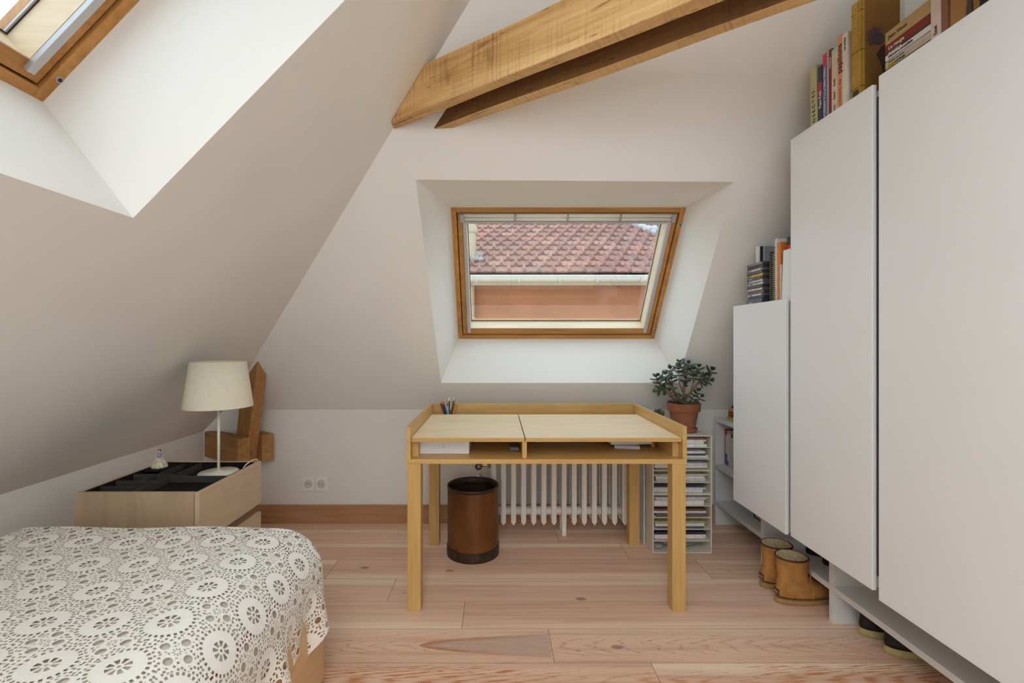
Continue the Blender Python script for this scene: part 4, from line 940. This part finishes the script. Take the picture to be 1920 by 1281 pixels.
# ------------------------------------------------------------------ jade plant and small succulent
TOPZ = .6445; PX, PY = 1.082, 2.705
pl = thing('potted_plant', 'jade plant with thick green leaves in a terracotta pot on the letter tray tower', 'plant', (PX, PY, TOPZ))
terra = plain((.27, .105, .055), .8, 0, .16, 20, .2)
bm = B(); lathe(bm, [(.060, 0), (.071, .004), (.074, .022), (.070, .024), (.066, .008)], (PX, PY, TOPZ+.0005), 40, True, True); obj('saucer', bm, terra, pl, smooth=False)
bm = B(); lathe(bm, [(.058, .009), (.079, .118), (.081, .120), (.089, .121), (.092, .164), (.087, .166), (.084, .150)], (PX, PY, TOPZ), 48, True, False); obj('pot', bm, terra, pl, smooth=False)
bm = B(); lathe(bm, [(.085, .150), (.05, .156), (.001, .158)], (PX, PY, TOPZ), 30, False, True); obj('soil', bm, plain((.035, .022, .015), 1., 0, .4, 90, .1, .004), pl, smooth=True)
leaf_t = NT('jade_leaf'); leaf_m = leaf_t.set(leaf_t.ramp(leaf_t.noise(leaf_t.obj(), 26, 2), [(.35, (.022, .052, .030)), (.65, (.055, .105, .058))]), .34, 0, .5)
bark = plain((.20, .125, .075), .85, 0, .25, 40, .2, .002)
twig_bm, leaf_bm = B(), B(); rnd = random.Random(5)
def leaf(p, d, upv, L):
    d = d.normalized(); s = d.cross(upv)
    if s.length < .1: s = d.cross(V((1, .3, 0)))
    s.normalize(); n = s.cross(d)
    R = Matrix((d, s, n)).transposed()
    ellipsoid(leaf_bm, p + d*L*.52, (L*.55, L*.36, L*.10), R, 10, 6)
def cluster(p, d, L):
    d = d.normalized()
    for q in range(4):
        base_p = p - d*(.018*q); ang = q*math.pi/2 + rnd.uniform(-.3, .3)
        a = d.cross(V((0, 0, 1)) if abs(d.z) < .9 else V((1, 0, 0))).normalized(); b_ = d.cross(a)
        for s in (1, -1):
            o = (a*math.cos(ang) + b_*math.sin(ang))*s
            leaf(base_p, o*(.75+.12*q) + d*(.75-.16*q) + V((0, 0, -.10*q)), d, L*rnd.uniform(.8, 1.1)*(.7 if q == 0 else 1.))
z0 = TOPZ + .155
mains = [[(0, 0, 0), (.012, -.005, .035), (.035, -.01, .07), (.075, -.01, .12), (.125, -.015, .165), (.15, -.02, .20)], [(0, 0, 0), (.004, 0, .05), (.005, .01, .10), (.02, .015, .16), (.035, .02, .235)],
         [(-.01, 0, 0), (-.03, 0, .035), (-.075, -.01, .055), (-.12, -.015, .085), (-.155, -.02, .135), (-.165, -.02, .16)], [(-.03, 0, .035), (-.055, .01, .085), (-.065, .015, .14), (-.075, .01, .205)],
         [(-.05, -.01, .05), (-.085, -.02, .11), (-.11, -.02, .175)], [(.035, -.01, .07), (.06, .01, .13), (.065, .02, .20)], [(.004, 0, .05), (-.02, .015, .12), (-.022, .02, .22)], [(.075, -.01, .12), (.10, -.03, .14), (.135, -.04, .145)],
         [(.02, -.02, .0), (.05, -.045, .02), (.075, -.055, .05)], [(.03, .02, .0), (.065, .03, .04), (.09, .03, .075)], [(-.01, -.03, .0), (-.03, -.05, .025), (-.04, -.055, .05)], [(-.12, -.015, .085), (-.14, -.03, .09), (-.165, -.04, .085)],
         [(-.03, .02, .0), (-.06, .03, .04), (-.07, .03, .075)], [(.06, .01, .13), (.09, .02, .175), (.095, .02, .215)], [(-.055, .01, .085), (-.09, .03, .13), (-.13, .03, .165)], [(.02, .015, .16), (-.01, -.01, .20), (-.03, -.02, .245)]]
for k, br in enumerate(mains):
    pts = [V((PX+x, PY+y, z0+z)) for x, y, z in br]; th = .0105 if k in (0, 1, 2) else .0048
    tube(twig_bm, pts, [th*(1-.65*i/(len(pts)-1)) for i in range(len(pts))], 8)
    d = pts[-1]-pts[-2]; cluster(pts[-1], d, (.044 if k < 8 else .040))
    if len(pts) > 3:
        m_ = pts[-2]; cluster(m_ + V((0, 0, .004)), (d + V((rnd.uniform(-.06, .06), rnd.uniform(-.06, .06), .05))), .038)
obj('stems', twig_bm, bark, pl, smooth=True); obj('foliage', leaf_bm, leaf_m, pl, smooth=True)
su = thing('potted_succulent', 'small dark bushy succulent half hidden behind the desk rim beside the terracotta pot', 'plant', (.955, 2.76, TOPZ))
bm = B(); lathe(bm, [(.028, 0), (.040, .075), (.036, .076), (.030, .060)], (.955, 2.76, TOPZ+.0004), 28); obj('pot', bm, plain((.42, .22, .12), .8), su, smooth=False)
bm = B(); rnd = random.Random(3)
for k in range(150):
    a, e = rnd.uniform(0, 6.28), rnd.uniform(.1, 1.5); r = rnd.uniform(.02, .042); d = V((math.cos(a)*math.cos(e), math.sin(a)*math.cos(e), math.sin(e)))
    q = d.to_track_quat('X', 'Z').to_matrix(); ellipsoid(bm, V((.955, 2.76, TOPZ+.078)) + d*r, (.007, .003, .003), q, 6, 4)
obj('foliage', bm, plain((.10, .105, .05), .8, 0, .5, 120), su, smooth=True)

# ------------------------------------------------------------------ the neighbouring house seen through the roof window
EY, EZ, SL = 6.90, 2.15, math.tan(math.radians(30))
nh = thing('neighbor_house', 'neighbouring house with clay tiled roof, cream gutter and terracotta wall outside the window', 'house', (1.2, 7.4, -6))
render_m = plain((.28, .098, .040), .9, 0, .10, 3)
obj('wall', bx(-3.2, 4.4, 7.15, 7.35, -6, 2.25), render_m, nh)
obj('soffit', bx(-3.2, 4.4, 6.98, 7.15, 2.06, 2.10), plain((.30, .22, .15), .8), nh)
obj('fascia', bx(-3.2, 4.4, 6.96, 6.985, 1.985, 2.13), plain((.38, .28, .17), .8, 0, .06), nh)
gut = B(); ring = [(EY-.075+.062*math.cos(a), 2.095+.075*math.sin(a)) for a in [math.pi + math.pi*q/12 for q in range(13)]]
prof = ring + [(y+(.004 if y > EY-.075 else -.004)*-1, z+.004) for y, z in ring[::-1]]
prism(gut, [(-3.2, y, z) for y, z in prof], (7.6, 0, 0)); obj('gutter', gut, plain((.42, .35, .26), .45, 0, .05, 6), nh)
tube_bm = B(); tube(tube_bm, [(-3.2, EY-.139, 2.100), (4.4, EY-.139, 2.100)], .011, 8); obj('gutter_lip', tube_bm, plain((.5, .49, .47), .4), nh, smooth=True)
for x in (-2.2, -1.6, -.28, .33, .92, 1.46, 2.1, 2.9): obj('gutter_joint', bx(x-.004, x+.004, EY-.141, EY-.006, 2.012, 2.10), plain((.55, .48, .38), .5), nh)
dp = B(); tube(dp, [(-.40, 7.02, 2.02), (-.40, 7.05, 1.90), (-.40, 7.06, 1.7), (-.40, 7.06, -6)], .078, 16); dpo = obj('downpipe', dp, plain((.36, .22, .13), .6, 0, .05), nh, smooth=True)
bm = B(); tube(bm, [(-.40, 7.06, 1.50), (-.40, 7.06, 1.515)], .083, 16); obj('pipe_joint', bm, plain((.55, .33, .2), .6), dpo)
# clay tiles: pan plus roll, each one a little slab overlapping the row below
tile_t = NT('clay_tile'); at = tile_t.n('ShaderNodeVertexColor'); at.layer_name = 'tint'
tc = tile_t.ramp(at.outputs[0], [(.0, (.27, .145, .118)), (.35, (.34, .165, .125)), (.6, (.38, .185, .14)), (.8, (.30, .18, .15)), (1., (.41, .225, .17))])
lich = tile_t.noise(tile_t.obj(), 9, 5, .65); tc = tile_t.mix(tile_t.f('MULTIPLY', tile_t.mapr(lich, .50, .72), .55), tc, (.24, .20, .18))
tile_m = tile_t.set(tc, .85, 0, .2)
bm = B(); cl = bm.loops.layers.color.new('tint'); rnd = random.Random(11); TW, TH = .222, .245
def hipx(y): return 2.45 + (9.17-y)*.69
us = [0, .08, .2, .35, .5, .62, .70, .76, .82, .88, .94, 1.0]
def prof_t(u):
    roll = .062*math.exp(-((u-.85)/.105)**2); pan = .010*math.exp(-((u-.34)/.10)**2)
    return roll + pan
for r in range(16):
    ya = EY + r*TH*math.cos(math.radians(30)); off = (.5 if r % 2 else 0)*TW - .06*r*TW*.0
    for c in range(-15, 24):
        xa = c*TW + off + rnd.uniform(-.004, .004)
        if xa + TW*.6 > hipx(ya+.1): continue
        tint = rnd.random(); dz = rnd.uniform(-.004, .004); fv = []; ext = 1.14
        L = TH*ext; cy_, sy_ = math.cos(math.radians(30)), math.sin(math.radians(30)); hn = V((0, -sy_, cy_))
        def P_(u, w, lift): return V((xa+u*TW*1.02, ya + w*cy_, EZ + (ya-EY)*SL + w*sy_)) + hn*(prof_t(u) + lift)
        bot = [bm.verts.new(P_(u, 0, .034+dz)) for u in us]; top = [bm.verts.new(P_(u, L, .010+dz)) for u in us]; low = [bm.verts.new(P_(u, .006, .012+dz-prof_t(u)*.85)) for u in us]
        for k in range(len(us)-1):
            for q in ((bot[k], bot[k+1], top[k+1], top[k]), (low[k], low[k+1], bot[k+1], bot[k])):
                f = bm.faces.new(q)
                for l in f.loops: l[cl] = (tint, tint, tint, 1)
        for k0 in (0, -1):
            f = bm.faces.new((low[k0], bot[k0], top[k0]))
            for l in f.loops: l[cl] = (tint, tint, tint, 1)
obj('tiled_roof', bm, tile_m, nh)
bm = B(); prism(bm, [(-3.3, EY+.02, EZ-.03), (hipx(EY), EY+.02, EZ-.03), (hipx(10.4), 10.4, EZ-.03+(10.4-EY)*SL), (-3.3, 10.4, EZ-.03+(10.4-EY)*SL)], (0, .02, -.05)); obj('roof_deck', bm, plain((.10, .06, .05), .9), nh)
mortar = plain((.40, .39, .37), .95, 0, .12, 25, .1)
bm = B(); rnd = random.Random(4)
for k in range(46):
    y = 6.95 + 3.3*k/46; x = hipx(y); z = EZ + (y-EY)*SL
    ellipsoid(bm, (x+rnd.uniform(-.06, .06), y+rnd.uniform(-.03, .03), z+.04+rnd.uniform(-.02, .03)), (rnd.uniform(.06, .12), rnd.uniform(.05, .10), rnd.uniform(.05, .09)), None, 9, 6)
obj('hip_mortar', bm, mortar, nh, smooth=True)
bm = B()
for k in range(9):
    y = 6.95 + k*.40; p0 = V((hipx(y)+.16, y, EZ+(y-EY)*SL+.10)); p1 = V((hipx(y+.44)+.16, y+.44, EZ+(y+.44-EY)*SL+.10)); tube(bm, [p0, p1], [.10, .085], 14)
obj('hip_cap', bm, plain((.20, .11, .085), .85, 0, .15), nh, smooth=True)
bm = B(); prism(bm, [(hipx(EY)+.05, EY, EZ-.06), (hipx(10.4)+.05, 10.4, EZ-.06+(10.4-EY)*SL), (hipx(EY)+1.2, 10.4, EZ-.3)], (0, 0, -.05)); obj('hip_slope', bm, plain((.18, .10, .08), .9, 0, .2, 9), nh)
fy_, fx_ = 7.42, -.415; fz_ = EZ + (fy_-EY)*SL
fl_ = thing('chimney_flue', 'round cream flue pipe set in mortar on the neighbouring tiled roof', 'chimney', (fx_, fy_, fz_))
flm = plain((.36, .28, .19), .8, 0, .08, 12)
bm = B(); lathe(bm, [(.102, -.15), (.098, .43)], (fx_, fy_, fz_), 28); obj('pipe', bm, flm, fl_, smooth=False)
bm = B(); lathe(bm, [(.104, .40), (.118, .42), (.122, .44), (.122, .50), (.112, .52), (.102, .54)], (fx_, fy_, fz_), 28); obj('collar', bm, flm, fl_)
bm = B(); lathe(bm, [(.108, .54), (.104, 1.1)], (fx_, fy_, fz_), 28); obj('pipe', bm, flm, fl_)
bm = B(); rnd = random.Random(8)
for k in range(40):
    a = rnd.uniform(0, 6.28); r = rnd.uniform(.08, .22); ellipsoid(bm, (fx_+r*math.cos(a), fy_+r*math.sin(a)*.9-.03, fz_+.04+(r*math.sin(a)*.9-.03)*SL+rnd.uniform(-.01, .05)*(1-r*3)), (rnd.uniform(.03, .07), rnd.uniform(.03, .06), rnd.uniform(.02, .05)), None, 8, 6)
obj('mortar_collar', bm, plain((.27, .25, .22), .95, 0, .35, 30), fl_, smooth=True)
h2 = thing('far_house', 'second house with a brown tiled roof far beyond the hip of the neighbouring roof', 'house', (6.3, 17.5, -6))
bm = B(); prism(bm, [(3.8, 15.2, 3.9), (9.5, 15.2, 3.9), (9.5, 18.2, 5.35), (3.8, 18.2, 5.75)], (0, .2, -.15)); obj('roof', bm, plain((.19, .11, .09), .9, 0, .25, 6), h2)
obj('wall', bx(3.9, 9.3, 15.6, 19.5, -6, 3.9), plain((.6, .5, .38), .9), h2)
tr_ = thing('tree', 'green leafy tree glimpsed in the top corner of the window beyond the roofs', 'tree', (8.0, 22., -6))
bm = B(); tube(bm, [(8.0, 22., -6), (8.1, 22., 2), (8.0, 22., 6)], [.35, .28, .12], 10); obj('trunk', bm, bark, tr_, smooth=True)
bm = B(); rnd = random.Random(2)
for k in range(2600):
    d = V((rnd.gauss(0, 1), rnd.gauss(0, 1), rnd.gauss(0, 1))).normalized(); r = rnd.uniform(.6, 1.); c = V((8.0, 22., 6.2)) + V((d.x*2.6, d.y*2.2, d.z*2.6))*r
    a = V((rnd.uniform(-1, 1), rnd.uniform(-1, 1), rnd.uniform(-1, 1))).normalized(); b_ = a.orthogonal().normalized(); s = rnd.uniform(.10, .2)
    bm.faces.new([bm.verts.new(c+a*s), bm.verts.new(c+b_*s*.55), bm.verts.new(c-a*s), bm.verts.new(c-b_*s*.55)])
obj('foliage', bm, plain((.10, .22, .05), .8, 0, .5, 2), tr_)
struct(obj('ground', bx(-30, 40, 3.6, 60, -6.1, -6), plain((.30, .29, .26), .95, 0, .2, .8)))
